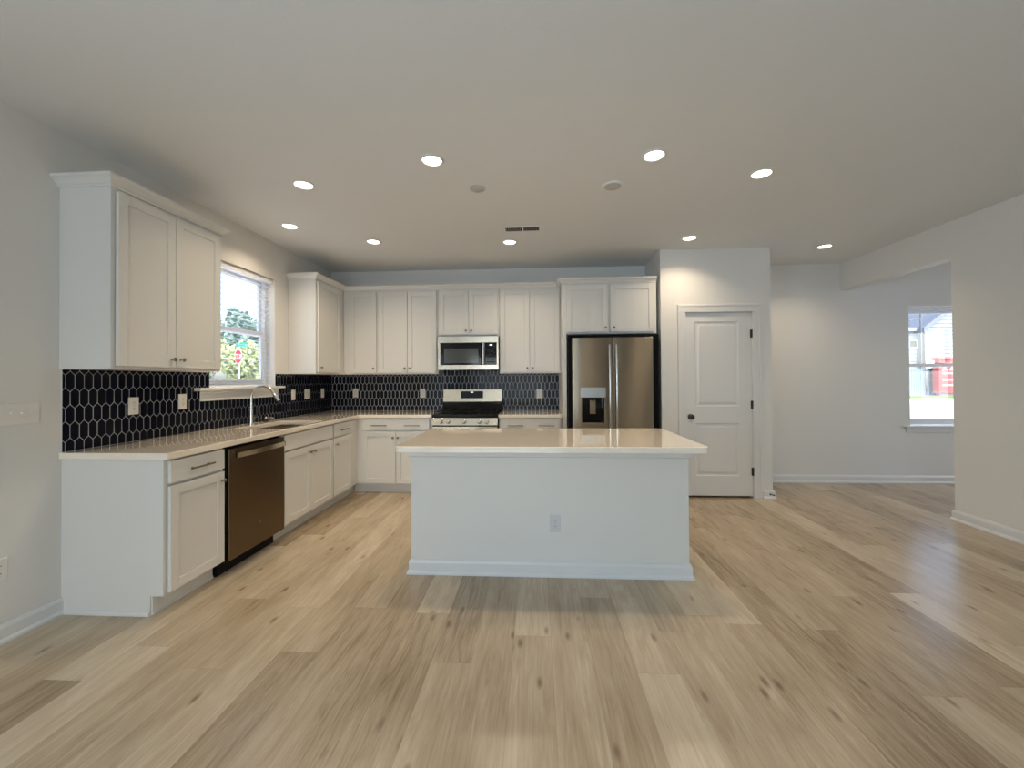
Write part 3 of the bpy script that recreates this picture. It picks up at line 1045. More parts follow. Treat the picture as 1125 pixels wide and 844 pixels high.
for k in range(3):
    x0 = GX0 + 0.02 + k * 0.241
    x1 = x0 + 0.234
    bm = bmesh.new()
    y0, y1 = GF + 0.05, YB - 0.13
    for a in (x0, x1 - 0.012):
        box(bm, a, a + 0.012, y0, y1, 0.938, 0.950)
    for b in (y0, (y0 + y1) / 2 - 0.006, y1 - 0.012):
        box(bm, x0, x1, b, b + 0.012, 0.938, 0.950)
    box(bm, (x0 + x1) / 2 - 0.006, (x0 + x1) / 2 + 0.006, y0, y1, 0.940, 0.952)
    for a in (x0, x1 - 0.012):
        for b in (y0, y1 - 0.012):
            box(bm, a, a + 0.012, b, b + 0.012, 0.917, 0.940)
    obj('grate', bm, MT['iron'], t, bevel=0.002)
for (x, y, r) in ((-1.06, 4.90, 0.045), (-1.06, 5.17, 0.036), (-0.818, 5.03, 0.05), (-0.575, 4.90, 0.036), (-0.575, 5.17, 0.045)):
    bm = bmesh.new()
    lathe(bm, [(r, 0), (r, 0.008), (r * 0.8, 0.012), (r * 0.75, 0.017), (0, 0.018)], (x, y, 0.917))
    obj('burner', bm, MT['iron'], t, smooth=True)
bm = bmesh.new()
prism(bm, [(GX0, YB - 0.02, 0.90), (GX0, YB - 0.02, 1.035), (GX0, YB - 0.075, 1.035), (GX0, YB - 0.115, 0.918), (GX0, YB - 0.115, 0.90)], (0, 0, 0), (GX1 - GX0, 0, 0))
obj('lower_backguard', bm, MT['black'], t, bevel=0.003)
bm = bmesh.new()
prism(bm, [(GX0, YB - 0.02, 1.032), (GX0, YB - 0.02, 1.190), (GX0, YB - 0.055, 1.190), (GX0, YB - 0.078, 1.032)], (0, 0, 0), (GX1 - GX0, 0, 0))
bgd = obj('backguard', bm, MT['steel'], t, bevel=0.004)
sl_ = (0.078 - 0.055) / 0.158
def bgy(z):
    return YB - 0.078 + (z - 1.032) * sl_
bm = bmesh.new()
prism(bm, [(-0.968, bgy(1.075), 1.075), (-0.680, bgy(1.075), 1.075), (-0.680, bgy(1.166), 1.166), (-0.968, bgy(1.166), 1.166)], (0, -0.003, 0), (0, 0.002, 0))
dsp = obj('display_panel', bm, MT['bglass'], bgd)
bm = bmesh.new()
prism(bm, [(-0.842, bgy(1.147), 1.147), (-0.806, bgy(1.147), 1.147), (-0.806, bgy(1.158), 1.158), (-0.842, bgy(1.158), 1.158)], (0, -0.004, 0), (0, -0.002, 0))
obj('clock_display', bm, MT['clock'], dsp)
bm = B(GX0 + 0.004, GX1 - 0.004, GF + 0.005, GF + 0.045, 0.225, 0.782)
od = obj('oven_door', bm, MT['steel'], t, bevel=0.004)
bm = B(GX0 + 0.11, GX1 - 0.11, GF + 0.003, GF + 0.006, 0.33, 0.66)
obj('oven_window', bm, MT['bglass'], od)
bm = bmesh.new()
tube(bm, [(GX0 + 0.05, GF - 0.045, 0.735), (GX1 - 0.05, GF - 0.045, 0.735)], 0.012, 12)
for x in (GX0 + 0.08, GX1 - 0.08):
    tube(bm, [(x, GF - 0.045, 0.735), (x, GF + 0.006, 0.735)], 0.009, 10)
obj('handle', bm, MT['chrome'], od, smooth=True)
bm = B(GX0 + 0.004, GX1 - 0.004, GF + 0.005, GF + 0.045, 0.06, 0.215)
obj('drawer', bm, MT['steel'], t, bevel=0.004)
for x in (GX0 + 0.05, GX1 - 0.09):
    for y in (GF + 0.08, YB - 0.12):
        bm = bmesh.new()
        box(bm, x, x + 0.04, y, y + 0.04, 0.0, 0.045)
        obj('foot', bm, MT['plastic'], t)

# ------------------------------------------------------------------ refrigerator
t = thing('refrigerator', 'stainless french door refrigerator with water dispenser', 'refrigerator', (0.82, 5.0, 0))
RX0, RX1, RF = 0.388, 1.250, 4.578
bm = B(0.354, 1.338, RF + 0.105, YB - 0.03, 0.02, 1.800)  # case widened past the doors; its black stands in for the shaded gap
obj('case', bm, MT['case'], t, bevel=0.004)
def bulged(u0, u1, w0, w1, thick=0.075, sag=0.006, hole=None):
    """a door whose face bows gently outwards; hole = (x0, x1, z0, z1) left open"""
    bm = bmesh.new()
    us = sorted(set([u0 + (u1 - u0) * i / 16 for i in range(17)] + ([hole[0], hole[1]] if hole else [])))
    ws = sorted(set([w0, w1] + ([hole[2], hole[3]] if hole else [])))
    def fr(u):
        k = (u - (u0 + u1) / 2) / ((u1 - u0) / 2)
        return RF - sag * (1 - abs(k) ** 2.6) + sag
    def put(u, v, q):
        return (u, fr(u) if q == 0 else RF + thick, v)
    ins = lambda u, v: not (hole and hole[0] < u < hole[1] and hole[2] < v < hole[3])
    cells(bm, us, ws, ins, put, 0, 1)
    return bm
SPL = 0.822
HOLE = (0.491, 0.728, 0.842, 1.113)
dl = obj('fridge_door', bulged(RX0, SPL - 0.003, 0.70, 1.760, hole=HOLE), MT['steel_fridge'], t, bevel=0.004)
drr = obj('fridge_door', bulged(SPL + 0.003, RX1, 0.70, 1.760), MT['steel_fridge'], t, bevel=0.004)
fz = obj('freezer_drawer', bulged(RX0, RX1, 0.07, 0.690), MT['steel_fridge'], t, bevel=0.004)
for x, q in ((0.783, dl), (0.856, drr)):
    bm = bmesh.new()
    ys = []
    for i in range(17):
        a = i / 16
        ys.append((RF - 0.030 - 0.022 * math.sin(PI * a), 0.765 + a * 0.91))
    tube(bm, [(x, RF + 0.004, 0.765)] + [(x, y, z) for y, z in ys] + [(x, RF + 0.004, 1.675)], 0.0125, 12)
    obj('handle', bm, MT['chrome'], q, smooth=True)
bm = bmesh.new()
tube(bm, [(0.46, RF + 0.004, 0.63), (0.46, RF - 0.04, 0.63), (0.82, RF - 0.06, 0.63), (1.18, RF - 0.04, 0.63), (1.18, RF + 0.004, 0.63)], 0.0125, 12)
obj('handle', bm, MT['chrome'], fz, smooth=True)
bm = B(0.474, 0.745, RF - 0.003, RF + 0.02, 1.113, 1.222)
dsp = obj('dispenser_panel', bm, mat('dispenser_grey', (0.40, 0.42, 0.42), 0.3, 0.6, bump=0.01), dl, bevel=0.003)
bm = bmesh.new()
cells(bm, [0.491, 0.5, 0.719, 0.728], [0.842, 0.851, 1.104, 1.113], lambda x, z: not (0.5 < x < 0.719 and 0.851 < z < 1.104), lambda x, z, q: (x, q, z), RF + 0.002, RF + 0.074)
box(bm, 0.491, 0.728, RF + 0.074, RF + 0.080, 0.842, 1.113)
obj('dispenser_recess', bm, MT['bglass'], dl)
bm = B(0.576, 0.640, RF + 0.018, RF + 0.03, 0.935, 1.085)
obj('dispenser_paddle', bm, MT['steel_fridge'], dl, bevel=0.004)
bm = bmesh.new()
lathe(bm, [(0.010, 0), (0.010, 0.03), (0.007, 0.04)], (0.608, RF + 0.02, 1.112), (0, 0, -1), 12)
obj('dispenser_nozzle', bm, MT['plastic'], dl)
bm = B(0.480, 0.740, RF - 0.016, RF + 0.05, 0.812, 0.842)
obj('dispenser_tray', bm, MT['steel_fridge'], dl, bevel=0.004)
for x in (RX0 + 0.02, RX1 - 0.08):
    bm = bmesh.new()
    box(bm, x, x + 0.06, RF + 0.02, RF + 0.13, 1.7605, 1.775)
    obj('hinge_cover', bm, MT['case'], t, bevel=0.003)
bm = B(RX0 + 0.02, RX1 - 0.02, RF + 0.03, RF + 0.09, 0.0, 0.06)
obj('toe_grille', bm, MT['case'], t)

# ------------------------------------------------------------------ island
IX0, IX1, IY, IYB = -0.858, 0.995, 2.836, 3.43
t = thing('kitchen_island', 'white panelled kitchen island standing in the open floor', 'island', ((IX0 + IX1) / 2, 3.1, 0))
bm = B(IX0, IX1, IY, IYB - 0.07, 0.0, CT0)
box(bm, IX0, IX1, IYB - 0.07, IYB, 0.11, CT0)
obj('body', bm, MT['cab'], t)
bm = bmesh.new()
sweep(bm, BASE, [(IX0, IYB - 0.07), (IX0, IY), (IX1, IY), (IX1, IYB - 0.07)])
obj('baseboard', bm, MT['trim'], t)
bm = bmesh.new()
sweep(bm, [(0, 0), (0.013, 0), (0.019, 0.006), (0.019, CT0 - 0.79), (0, CT0 - 0.79)], [(IX0, IYB), (IX0, IY), (IX1, IY), (IX1, IYB)], 0.79)
obj('apron', bm, MT['trim'], t, bevel=0.002)
RI = Run('back', IYB)
class RunI(Run):
    def p(s, u, v, w):
        return (u, s.face + v, w)
    def out(s):
        return (0, 1, 0)
RI = RunI('isl', IYB)
n = 4
for i in range(n):
    a = IX0 + 0.03 + i * (IX1 - IX0 - 0.06) / n
    b = IX0 + 0.03 + (i + 1) * (IX1 - IX0 - 0.06) / n
    q = shaker(RI, a + 0.004, b - 0.004, *DRW, t, 'drawer', panel=False)
    pull(RI, (a + b) / 2, 0.79, q)
    q = shaker(RI, a + 0.004, b - 0.004, *DOR, t)
    knob(RI, b - 0.035 if i % 2 == 0 else a + 0.035, 0.66, q)
# island worktop with rounded corners
bm = bmesh.new()
x0, x1, y0, y1, r = IX0 - 0.006, IX1 + 0.008, 2.497, 3.447, 0.045
pts = []
for cx, cy, a0 in ((x0 + r, y0 + r, PI), (x1 - r, y0 + r, 1.5 * PI), (x1 - r, y1 - r, 0), (x0 + r, y1 - r, 0.5 * PI)):
    for i in range(9):
        a = a0 + i / 8 * PI / 2
        pts.append((cx + r * math.cos(a), cy + r * math.sin(a), CT0))
prism(bm, pts, (0, 0, 0), (0, 0, CT1 - CT0))
tag(obj('countertop', bm, MT['quartz'], bevel=0.004), 'cream island worktop with rounded corners overhanging the white island', 'countertop', 'stone countertops')

# ------------------------------------------------------------------ outlets and switches
def plate_mesh(put, gangs=1):
    bm = bmesh.new()
    w = 0.036 + 0.023 * (gangs - 1)
    h = 0.058
    r0 = [put(a * w, b * h, 0.0) for a, b in ((-1, -1), (1, -1), (1, 1), (-1, 1))]
    r1 = [put(a * (w - 0.001), b * (h - 0.001), 0.004) for a, b in ((-1, -1), (1, -1), (1, 1), (-1, 1))]
    r2 = [put(a * (w - 0.004), b * (h - 0.004), 0.006) for a, b in ((-1, -1), (1, -1), (1, 1), (-1, 1))]
    rr = [[bm.verts.new(p) for p in r] for r in (r0, r1, r2)]
    for a, b in zip(rr, rr[1:]):
        for k in range(4):
            bm.faces.new((a[k], a[(k + 1) % 4], b[(k + 1) % 4], b[k]))
    bm.faces.new(rr[-1])
    bm.faces.new(rr[0])
    return bm
def wall_put(side, c):
    if side == 'left':
        return lambda a, b, t: (c[0] + t, c[1] + a, c[2] + b)
    return lambda a, b, t: (c[0] + a, c[1] - t, c[2] + b)
def pbox(put, a0, a1, b0, b1, t0, t1):
    bm = bmesh.new()
    cells(bm, [a0, a1], [b0, b1], lambda u, v: True, put, t0, t1)
    return bm
def outlet(side, c, label, m='plate'):
    put = wall_put(side, c)
    t = thing('electrical_outlet', label, 'outlet', c, 'wall outlets')
    obj('cover_plate', plate_mesh(put), MT[m], t)
    for s in (-1, 1):
        q = obj('receptacle', pbox(put, -0.0165, 0.0165, s * 0.0195 - 0.014, s * 0.0195 + 0.014, 0.004, 0.0075), MT[m], t, bevel=0.002)
        bm = bmesh.new()
        for a in (-0.007, 0.006):
            cells(bm, [a - 0.0012, a + 0.0012], [s * 0.0195 - 0.001, s * 0.0195 + 0.008], lambda u, v: True, put, 0.0070, 0.0079)
        cells(bm, [-0.0022, 0.0022], [s * 0.0195 - 0.010, s * 0.0195 - 0.006], lambda u, v: True, put, 0.0070, 0.0079)
        obj('slots', bm, MT['slot'], q)
    obj('screw', pbox(put, -0.002, 0.002, -0.002, 0.002, 0.0055, 0.0066), MT['chrome'], t)
    return t
def switch(side, c, gangs, label, toggle=False, m='plate'):
    put = wall_put(side, c)
    t = thing('light_switch', label, 'switch', c, 'light switches')
    obj('cover_plate', plate_mesh(put, gangs), MT[m], t)
    for g in range(gangs):
        a = (g - (gangs - 1) / 2) * 0.046
        if toggle:
            q = obj('toggle', pbox(put, a - 0.005, a + 0.005, -0.002, 0.010, 0.005, 0.016), MT[m], t, bevel=0.002)
        else:
            q = obj('rocker', pbox(put, a - 0.0165, a + 0.0165, -0.0335, 0.0335, 0.005, 0.0085), MT[m], t, bevel=0.002)
    return t
TL = XL + 0.0088
TB = YB - 0.0088
outlet('left', (TL, 2.667, 1.152), 'first white outlet from the open end of the black tiles')
outlet('left', (TL, 3.057, 1.160), 'white outlet on black tiles right before the window stool')
switch('left', (TL, 4.522, 1.156), 1, 'white single switch just beyond the window on black tiles')
switch('left', (TL, 4.808, 1.157), 2, 'white double switch on black tiles near the corner')
outlet('left', (TL, 5.160, 1.155), 'white outlet on the window wall closest to the inside corner')
outlet('back', (-2.373, TB, 1.148), 'white outlet on the back tiles below the narrow corner cabinet')
outlet('back', (-1.478, TB, 1.142), 'white outlet on navy tiles just beside the range')
outlet('back', (0.037, TB, 1.128), 'white outlet on the tiles between range and refrigerator')
outlet('back', (0.120, IY, 0.350), 'pale grey outlet on the island front', 'plate_grey')
switch('left', (XL, 2.034, 1.150), 4, 'four gang toggle switch plate on the bare wall before the cabinets', True)
outlet('left', (XL, 1.968, 0.367), 'low outlet on the bare wall below the four gang switch')

# ------------------------------------------------------------------ ceiling fixtures
LAMPS = [
    (-1.687, 2.965, 'lit downlight nearest the lone wall cabinet before the window'),
    (-0.669, 2.691, 'lit downlight ahead of the smaller ceiling disc, second of the front row'),
    (0.762, 2.728, 'lit downlight beside the larger rimmed ceiling disc'),
    (1.581, 3.024, 'rightmost lit downlight of the front row of four'),
    (-2.267, 3.754, 'lit downlight close to the wall over the sink window'),
    (-1.666, 4.238, 'lit downlight over the inside corner of the counters'),
    (-0.267, 4.359, 'lit downlight just behind the ceiling vent, before the microwave'),
    (1.568, 4.371, 'lit downlight right in front of the closet door wall'),
    (3.144, 4.757, 'lit downlight near the header beam and the far wall'),
]
def make_lamp(x, y, label):
    t = thing('recessed_light', label, 'ceiling light', (x, y, ZC), 'recessed ceiling downlights')
    bm = bmesh.new()
    lathe(bm, [(0.060, -0.002), (0.064, -0.007), (0.072, -0.007), (0.079, -0.004), (0.081, 0.0)], (x, y, ZC), (0, 0, 1), 32)
    bm.faces.ensure_lookup_table()
    bmesh.ops.delete(bm, geom=[f for f in bm.faces if len(f.verts) > 4], context='FACES_ONLY')
    obj('trim_ring', bm, MT['trim'], t, smooth=True)
    bm = bmesh.new()
    lathe(bm, [(0, -0.0035), (0.045, -0.0030), (0.0615, -0.0025)], (x, y, ZC), (0, 0, 1), 32)
    bmesh.ops.delete(bm, geom=[f for f in bm.faces if len(f.verts) > 4], context='FACES_ONLY')
    obj('diffuser', bm, MT['lamp'], t, smooth=True)
    light('downlight', 'AREA', LAMP_POWER, LAMP_COLOR, (0, 0, -0.008), (0, 0, 0), t, shape='DISK', size=0.12, spread=math.radians(128))
    return t
first = make_lamp(*LAMPS[0])
for x, y, lb in LAMPS[1:]:
    dup(first, (x, y, ZC), lb)

t = thing('ceiling_disc', 'small plain round cover disc on the ceiling', 'ceiling disc', (-0.43, 3.113, ZC), 'round ceiling covers')
bm = bmesh.new()
lathe(bm, [(0.058, 0), (0.058, -0.005), (0.052, -0.009), (0, -0.010)], (-0.43, 3.113, ZC), (0, 0, 1), 32)
obj('cover', bm, MT['disc'], t, smooth=True)
t = thing('ceiling_disc', 'larger round ceiling disc with a pale raised rim', 'ceiling disc', (0.573, 3.14, ZC), 'round ceiling covers')
bm = bmesh.new()
lathe(bm, [(0.080, 0), (0.080, -0.004), (0.074, -0.009), (0.062, -0.009), (0.060, -0.005), (0.06, 0)], (0.573, 3.14, ZC), (0, 0, 1), 36)
obj('rim', bm, MT['ceiling'], t, smooth=True)
bm = bmesh.new()
lathe(bm, [(0.060, -0.003), (0.059, -0.010), (0.05, -0.012), (0, -0.012)], (0.573, 3.14, ZC), (0, 0, 1), 36)
obj('cover', bm, MT['disc'], t, smooth=True)
t = thing('ceiling_vent', 'white ceiling vent with two dark slotted halves', 'vent', (-0.12, 3.985, ZC))
bm = bmesh.new()
vx = [-0.315, -0.283, -0.128, -0.112, 0.036, 0.070]
vy = [3.905, 3.935, 4.035, 4.065]
cells(bm, vx, vy, lambda x, y: not (vy[1] < y < vy[2] and (vx[1] < x < vx[2] or vx[3] < x < vx[4])), lambda x, y, q: (x, y, q), ZC - 0.006, ZC)
obj('frame', bm, MT['ceiling'], t, bevel=0.002)
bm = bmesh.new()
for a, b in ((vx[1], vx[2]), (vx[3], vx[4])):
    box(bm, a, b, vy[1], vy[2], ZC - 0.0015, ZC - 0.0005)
obj('duct', bm, MT['gap'], t)  # flat dark sheet behind the louvres in place of a hollow duct
bm = bmesh.new()
for a, b in ((vx[1], vx[2]), (vx[3], vx[4])):
    k = a + 0.01
    while k < b - 0.004:
        box(bm, k, k + 0.0025, vy[1], vy[2], ZC - 0.006, ZC - 0.0015)
        k += 0.016
obj('louvres', bm, MT['disc'], t)

# ------------------------------------------------------------------ outside, beyond the far window
GZ = -0.30
EX = dict(
    concrete=mat('sunlit_concrete', (0.85, 0.84, 0.81), 0.9, bump=0.2, scale=6, vary=0.06),
    grass=mat('green_lawn', (0.20, 0.30, 0.07), 0.9, bump=0.4, scale=30, vary=0.35),
    asphalt=mat('grey_asphalt', (0.22, 0.23, 0.24), 0.9, bump=0.3, scale=30, vary=0.12),
    siding=mat('pale_blue_siding', (0.33, 0.43, 0.46), 0.6, bump=0.03, scale=20, vary=0.02),
    siding2=mat('blue_grey_siding', (0.30, 0.38, 0.44), 0.6, bump=0.03, scale=20, vary=0.03),
    white=mat('white_exterior_trim', (0.72, 0.74, 0.76), 0.5, bump=0.02, scale=20),
    roof=mat('grey_shingles', (0.26, 0.28, 0.33), 0.9, bump=0.3, scale=14, vary=0.15),
    pane=mat('dark_house_window', (0.10, 0.13, 0.16), 0.15, vary=0.1),
    red=mat('faded_red_paint', (0.55, 0.10, 0.12), 0.5, bump=0.03, scale=10, vary=0.05),
    fence=mat('weathered_blue_board', (0.28, 0.38, 0.48), 0.8, bump=0.15, scale=25, vary=0.12),
    pole=mat('grey_pole', (0.16, 0.17, 0.18), 0.6, bump=0.05, scale=40),
    sign_red=mat('stop_sign_red', (0.62, 0.02, 0.03), 0.4, vary=0.02),
    sign_white=mat('sign_white', (0.85, 0.85, 0.85), 0.4, vary=0.01),
    sign_green=mat('street_sign_green', (0.0, 0.30, 0.24), 0.4, vary=0.02),
    bark=mat('brown_bark', (0.12, 0.085, 0.06), 0.9, bump=0.5, scale=20, vary=0.2),
    leaf=mat('yellow_green_leaves', (0.44, 0.50, 0.27), 0.7, vary=0.4, scale=1.6),
    leaf2=mat('deep_green_leaves', (0.20, 0.31, 0.27), 0.7, vary=0.3, scale=1.2),
)
bm = B(-90, 110, -40, 120, GZ - 0.1, GZ)
struct('ground', bm, EX['concrete'])
bm = B(10, 90, 33.0, 37.3, GZ, GZ + 0.03)
tag(obj('lawn', bm, EX['grass']), 'strip of green lawn before the pale neighbouring house', 'grass', kind='stuff')
bm = B(-34, -16.5, -10, 70, GZ, GZ + 0.02)
struct('road', bm, EX['asphalt'])

def siding(bm, x0, x1, y, z0, z1, step=0.34, top=None):
    z = z0
    while z < z1:
        zz = min(z + step, z1)
        a0, a1 = (x0, x1) if top is None else top(z, zz)
        if a1 - a0 > 0.02:
            prism(bm, [(a0, y, z), (a0, y - 0.07, z), (a0, y - 0.005, zz), (a0, y, zz)], (0, 0, 0), (a1 - a0, 0, 0))
        z = zz

h = thing('neighbour_house', 'pale blue sided house with grey gable roof seen through the far window', 'house', (40, 44, GZ))
EY = 40.2
hx0, hx1 = 35.15, 48.0
eave, ridge = 5.75, 10.9
mid = (hx0 + hx1) / 2
bm = bmesh.new()
prism(bm, [(hx0, EY, GZ), (hx1, EY, GZ), (hx1, EY, eave), (mid, EY, ridge), (hx0, EY, eave)], (0, 0, 0), (0, 9, 0))
sl2 = (ridge - eave) / (mid - hx0)
siding(bm, hx0, hx1, EY, GZ, ridge - 0.05, 0.34, lambda z, zz: (hx0, hx1) if zz < eave else (hx0 + (zz - eave) / sl2, hx1 - (zz - eave) / sl2))
obj('gable_wall', bm, EX['siding'], h)
bm = bmesh.new()
for s in (-1, 1):
    xe = mid + s * (mid - hx0 + 0.55)
    ze = eave - 0.55 * sl2
    prism(bm, [(xe, EY - 0.6, ze), (mid, EY - 0.6, ridge + 0.02), (mid, EY - 0.6, ridge + 0.42), (xe, EY - 0.6, ze + 0.42)], (0, 0, 0), (0, 10, 0))
obj('roof', bm, EX['roof'], h)
bm = B(hx0 - 0.03, hx0 + 0.14, EY - 0.05, EY + 0.1, GZ, eave)
obj('corner_board', bm, EX['white'], h)
bm = bmesh.new()
tube(bm, [(hx0 - 0.10, EY - 0.10, GZ + 0.2), (hx0 - 0.10, EY - 0.10, eave - 0.55), (hx0 - 0.35, EY - 0.35, eave - 0.3)], 0.07, 8)
obj('downspout', bm, EX['pole'], h)
# wing set back to the left
bm = bmesh.new()
WYY = 40.6
box(bm, 27.0, hx0 - 0.02, WYY, WYY + 7, GZ, 5.6)
siding(bm, 27.0, hx0 - 0.02, WYY, GZ, 5.6)
wg = obj('wing_wall', bm, EX['siding2'], h)
bm = B(26.6, hx0 - 0.32, WYY - 0.3, WYY + 0.1, 5.50, 5.85)
obj('fascia', bm, EX['white'], h)
bm = bmesh.new()
prism(bm, [(26.5, WYY - 0.35, 5.85), (26.5, WYY + 7.2, 6.5), (26.5, WYY + 7.2, 5.85)], (0, 0, 0), (hx0 - 0.02 - 26.5, 0, 0))
obj('wing_roof', bm, EX['roof'], h)
for (a, b, c_0, c_1) in ((34.2, 34.72, 4.05, 4.6), (31.0, 32.4, 3.4, 5.1)):
    bm = B(a - 0.12, b + 0.12, WYY - 0.06, WYY, c_0 - 0.12, c_1 + 0.12)
    q = obj('window', bm, EX['white'], h)
    bm = B(a, b, WYY - 0.08, WYY - 0.05, c_0, c_1)
    obj('pane', bm, EX['pane'], q)

t = thing('apartment_house', 'far pale building with dark windows rising behind the gabled house', 'building', (40, 54, GZ))
bm = bmesh.new()
box(bm, 34, 52, 54, 62, GZ, 14.0)
siding(bm, 34, 52, 54, GZ, 14.0, 0.5)
wl = obj('wall', bm, EX['siding2'], t)
bm = B(33.5, 52.5, 53.4, 62.5, 14.0, 14.5)
obj('roof', bm, EX['roof'], t)
for a in (37.0, 41.0, 45.05):
    bm = B(a - 0.15, a + 1.15, 53.9, 54, 9.4, 11.4)
    q = obj('window', bm, EX['white'], t)
    bm = B(a, a + 1.0, 53.86, 53.92, 9.55, 11.25)
    obj('pane', bm, EX['pane'], q)

t = thing('board_fence', 'blue grey board fence beside the neighbouring house', 'fence', (33, 38.5, GZ))
bm = bmesh.new()
x = 28.0
while x < 33.6:
    box(bm, x, x + 0.17, 38.5, 38.53, GZ, 2.05)
    x += 0.19
obj('boards', bm, EX['fence'], t)
bm = bmesh.new()
for z in (0.2, 1.0, 1.8):
    box(bm, 28, 33.85, 38.53, 38.58, z, z + 0.1)
obj('rails', bm, EX['fence'], t)
t = thing('garden_gate', 'dark panelled gate between board fence and red box', 'gate', (34.3, 38.5, GZ))
bm = B(33.95, 34.55, 38.5, 38.56, GZ + 0.03, 2.0)
obj('panel', bm, EX['pole'], t)
bm = bmesh.new()
for x in (33.9, 34.22, 34.55):
    box(bm, x, x + 0.05, 38.46, 38.58, GZ, 2.1)
for z in (0.3, 1.0, 1.6):
    box(bm, 33.95, 34.55, 38.47, 38.5, z, z + 0.06)
obj('frame', bm, EX['fence'], t)

t = thing('storage_bin', 'faded red box with white stripes standing before the pale house', 'bin', (37.4, 38, GZ))
bx0, bx1, by0 = 34.0, 38.6, 37.6
bm = B(bx0, bx1, by0, by0 + 0.6, GZ + 0.25, 2.35)
obj('body', bm, EX['red'], t, bevel=0.03)
bm = B(bx0 - 0.05, bx1 + 0.05, by0 - 0.05, by0 + 0.65, 2.75, 2.95)
obj('lid', bm, EX['red'], t, bevel=0.03)
bm = B(bx0 + 0.1, bx1 - 0.1, by0 + 0.1, by0 + 0.5, 2.35, 2.75)
obj('upper_panel', bm, EX['red'], t)
bm = bmesh.new()
for z in (1.55, 1.0, 0.55):
    box(bm, bx0 + 0.25, bx1 - 0.3, by0 - 0.02, by0, z, z + 0.12)
x = bx0 + 0.2
while x < bx1 - 0.4:
    prism(bm, [(x, by0, 1.85), (x + 0.45, by0, 1.85), (x + 0.225, by0, 2.2)], (0, -0.02, 0), (0, 0, 0))
    x += 0.62
obj('white_stripes', bm, EX['sign_white'], t)
bm = B(bx0 + 0.1, bx1 - 0.1, by0 + 0.1, by0 + 0.5, GZ, GZ + 0.25)
obj('skids', bm, EX['pole'], t)
for i, (x, lb) in enumerate(((33.4, 'slim grey lawn post before the board fence'), (35.35, 'slim grey lawn post before the red box'), (39.0, 'slim grey lawn post at the far end of the red box'))):
    t = thing('lawn_post', lb, 'post', (x, 34.2, GZ + 0.03), 'lawn posts')
    bm = bmesh.new()
    lathe(bm, [(0.05, 0), (0.05, 1.35), (0.065, 1.36), (0.06, 1.42), (0, 1.46)], (x, 34.2, GZ + 0.03), (0, 0, 1), 10)
    obj('shaft', bm, EX['pole'], t)
t = thing('utility_pole', 'tall thin utility pole carrying a wire before the house', 'pole', (33.72, 38.9, GZ))
bm = bmesh.new()
lathe(bm, [(0.075, 0), (0.065, 12.5), (0, 12.5)], (33.72, 38.9, GZ), (0, 0, 1), 12)
obj('shaft', bm, EX['pole'], t)
bm = bmesh.new()
pts = [(22 + k * 1.465, 38.9, 5.2 + 1.28 * (k / 8) ** 2) for k in range(9)]
pts += [(33.72 + k * 1.2, 38.85, 6.48 + k * 0.72 + 0.03 * k * k) for k in range(1, 9)]
tube(bm, pts, 0.055, 6)
obj('wire', bm, EX['pole'], t)

# ------------------------------------------------------------------ outside, beyond the sink window
def leaves(bm, cx, cy, cz, rx, ry, rz, n, size):
    lumps = [(random.uniform(-0.55, 0.55) * rx, random.uniform(-0.55, 0.55) * ry, random.uniform(-0.6, 0.65) * rz, random.uniform(0.35, 0.6)) for _ in range(12)]
    for _ in range(n):
        l = random.choice(lumps)
        th, ph = random.uniform(0, 2 * PI), math.acos(random.uniform(-1, 1))
        k = l[3] * random.uniform(0.75, 1.0)
        p = Vector((cx + l[0] + rx * k * math.sin(ph) * math.cos(th), cy + l[1] + ry * k * math.sin(ph) * math.sin(th), cz + l[2] + rz * k * math.cos(ph)))
        a = Vector((random.gauss(0, 1), random.gauss(0, 1), random.gauss(0, 1))).normalized()
        b = a.orthogonal().normalized()
        s = size * random.uniform(0.6, 1.3)
        bm.faces.new([bm.verts.new(p + v) for v in (a * s, b * s * 0.55, -a * s, -b * s * 0.55)])
def tree(name, x, y, hgt, r, m, label, n=1600, size=0.28, low=False):
    t = thing(name, label, 'tree' if not low else 'shrub', (x, y, GZ), 'trees beyond the sink window')
    bm = bmesh.new()
    tube(bm, [(x, y, GZ), (x + 0.1, y, GZ + hgt * 0.3), (x - 0.1, y + 0.1, GZ + hgt * 0.6), (x, y, GZ + hgt * 0.85)], [0.22, 0.17, 0.11, 0.04] if not low else [0.08, 0.06, 0.05, 0.02], 8)
    obj('trunk', bm, EX['bark'], t)
    bm = bmesh.new()
    leaves(bm, x, y, GZ + hgt * (0.62 if not low else 0.52), r, r, hgt * (0.42 if not low else 0.5), n, size)
    obj('crown', bm, m, t)
tree('tree', -37.0, 44.5, 9.9, 2.3, EX['leaf2'], 'deep green tree farthest from the window frame in the back tree line', 2400, 0.30)
tree('tree', -37.4, 52.4, 10.8, 2.5, EX['leaf2'], 'deep green tree in the back, behind the street name blade', 2400, 0.30)
tree('tree', -30.6, 43.4, 8.9, 2.2, EX['leaf2'], 'deep green tree in the back line, closest to the window frame', 2400, 0.30)
tree('leafy_shrub', -25.6, 30.4, 5.0, 1.7, EX['leaf'], 'yellow green bushy shrub farthest from the window frame', 2400, 0.18, True)
tree('leafy_shrub', -20.2, 28.0, 4.4, 1.5, EX['leaf'], 'yellow green bushy shrub just behind the stop sign', 2400, 0.18, True)
tree('leafy_shrub', -20.3, 33.4, 5.1, 1.7, EX['leaf'], 'yellow green bushy shrub nearest the window frame', 2400, 0.18, True)

# stop sign with its street name blade
sx, sy, sz = -15.2, 20.65, 2.56
t = thing('stop_sign', 'red stop sign with street name blade on a pole outside the sink window', 'sign', (sx, sy, GZ))
ang = math.atan2(-sx, -sy)
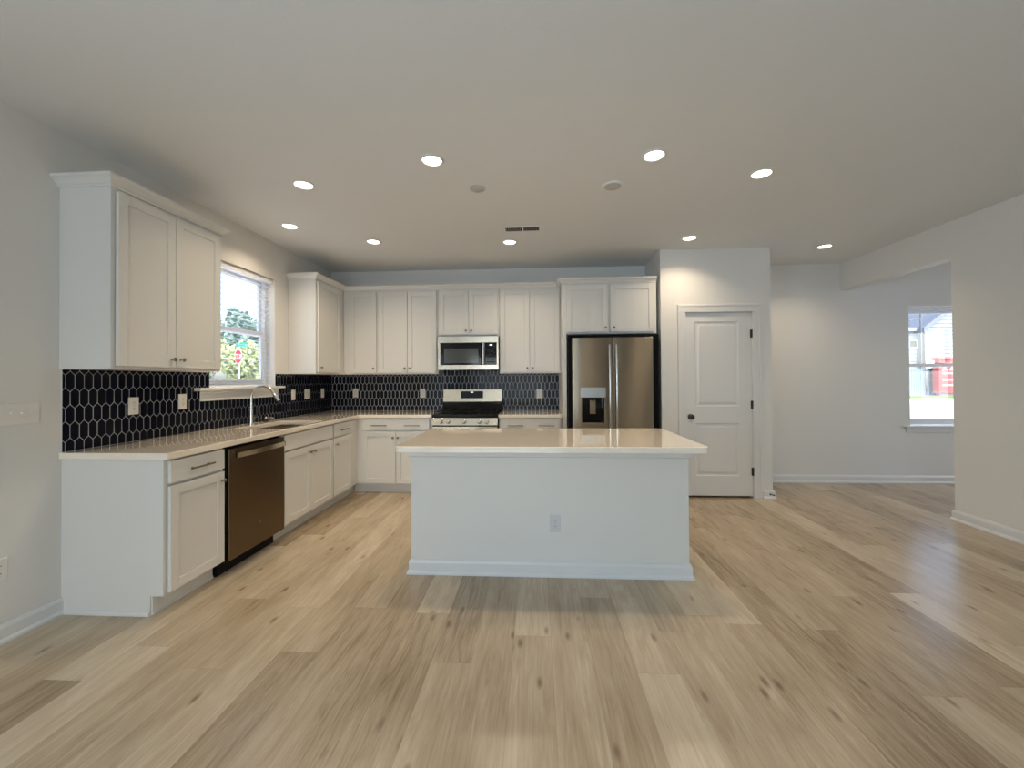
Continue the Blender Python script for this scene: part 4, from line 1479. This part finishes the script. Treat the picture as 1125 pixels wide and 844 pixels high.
# the sign faces about sixty degrees off the view, so it reads as a narrow octagon
view = Vector((-sx, -sy, 0)).normalized()
nrm = Matrix.Rotation(math.radians(-62), 3, 'Z') @ view
rgt = Vector((0, 0, 1)).cross(nrm).normalized()
ctr = Vector((sx, sy, sz))
def sput(a, b, q):
    return ctr + rgt * a + Vector((0, 0, b)) + nrm * q
def octagon(R):
    return [sput(R * math.cos(PI / 8 + k * PI / 4), R * math.sin(PI / 8 + k * PI / 4), 0) for k in range(8)]
bm = bmesh.new()
prism(bm, octagon(0.375), (0, 0, 0), nrm * 0.003)
obj('border', bm, EX['sign_white'], t)
bm = bmesh.new()
prism(bm, octagon(0.35), nrm * 0.003, nrm * 0.005)
face = obj('face', bm, EX['sign_red'], t)
def text_mesh(body, size):
    cu = bpy.data.curves.new('lettering', 'FONT')
    cu.body = body
    cu.size = size
    cu.align_x = 'CENTER'
    cu.align_y = 'CENTER'
    cu.extrude = 0.001
    o = bpy.data.objects.new('lettering', cu)
    C.objects.link(o)
    dg = bpy.context.evaluated_depsgraph_get()
    me = bpy.data.meshes.new_from_object(o.evaluated_get(dg))
    bpy.data.objects.remove(o)
    return me
me = text_mesh('STOP', 0.30)
base = Vector((sx, sy, GZ))
for v in me.vertices:
    p = v.co
    v.co = sput(p.x, p.y * 1.15, 0.0065 + p.z) - base
me.materials.clear()
obj('lettering', me, EX['sign_white'], face)
bm = bmesh.new()
pc = ctr - nrm * 0.04
box(bm, pc.x - 0.03, pc.x + 0.03, pc.y - 0.03, pc.y + 0.03, GZ, sz + 0.75)
obj('pole', bm, EX['sign_white'], t)
bm = bmesh.new()
r2 = Vector((1, 0.1, 0)).normalized()
pc2 = Vector((pc.x, pc.y, sz + 0.62))
n2 = Vector((0.1, -1, 0)).normalized()
prism(bm, [pc2 - r2 * 0.12 + V(0, 0, -0.1), pc2 + r2 * 0.48 + V(0, 0, -0.1), pc2 + r2 * 0.48 + V(0, 0, 0.1), pc2 - r2 * 0.12 + V(0, 0, 0.1)], n2 * 0.032, n2 * 0.036)
obj('street_name_blade', bm, EX['sign_green'], t)
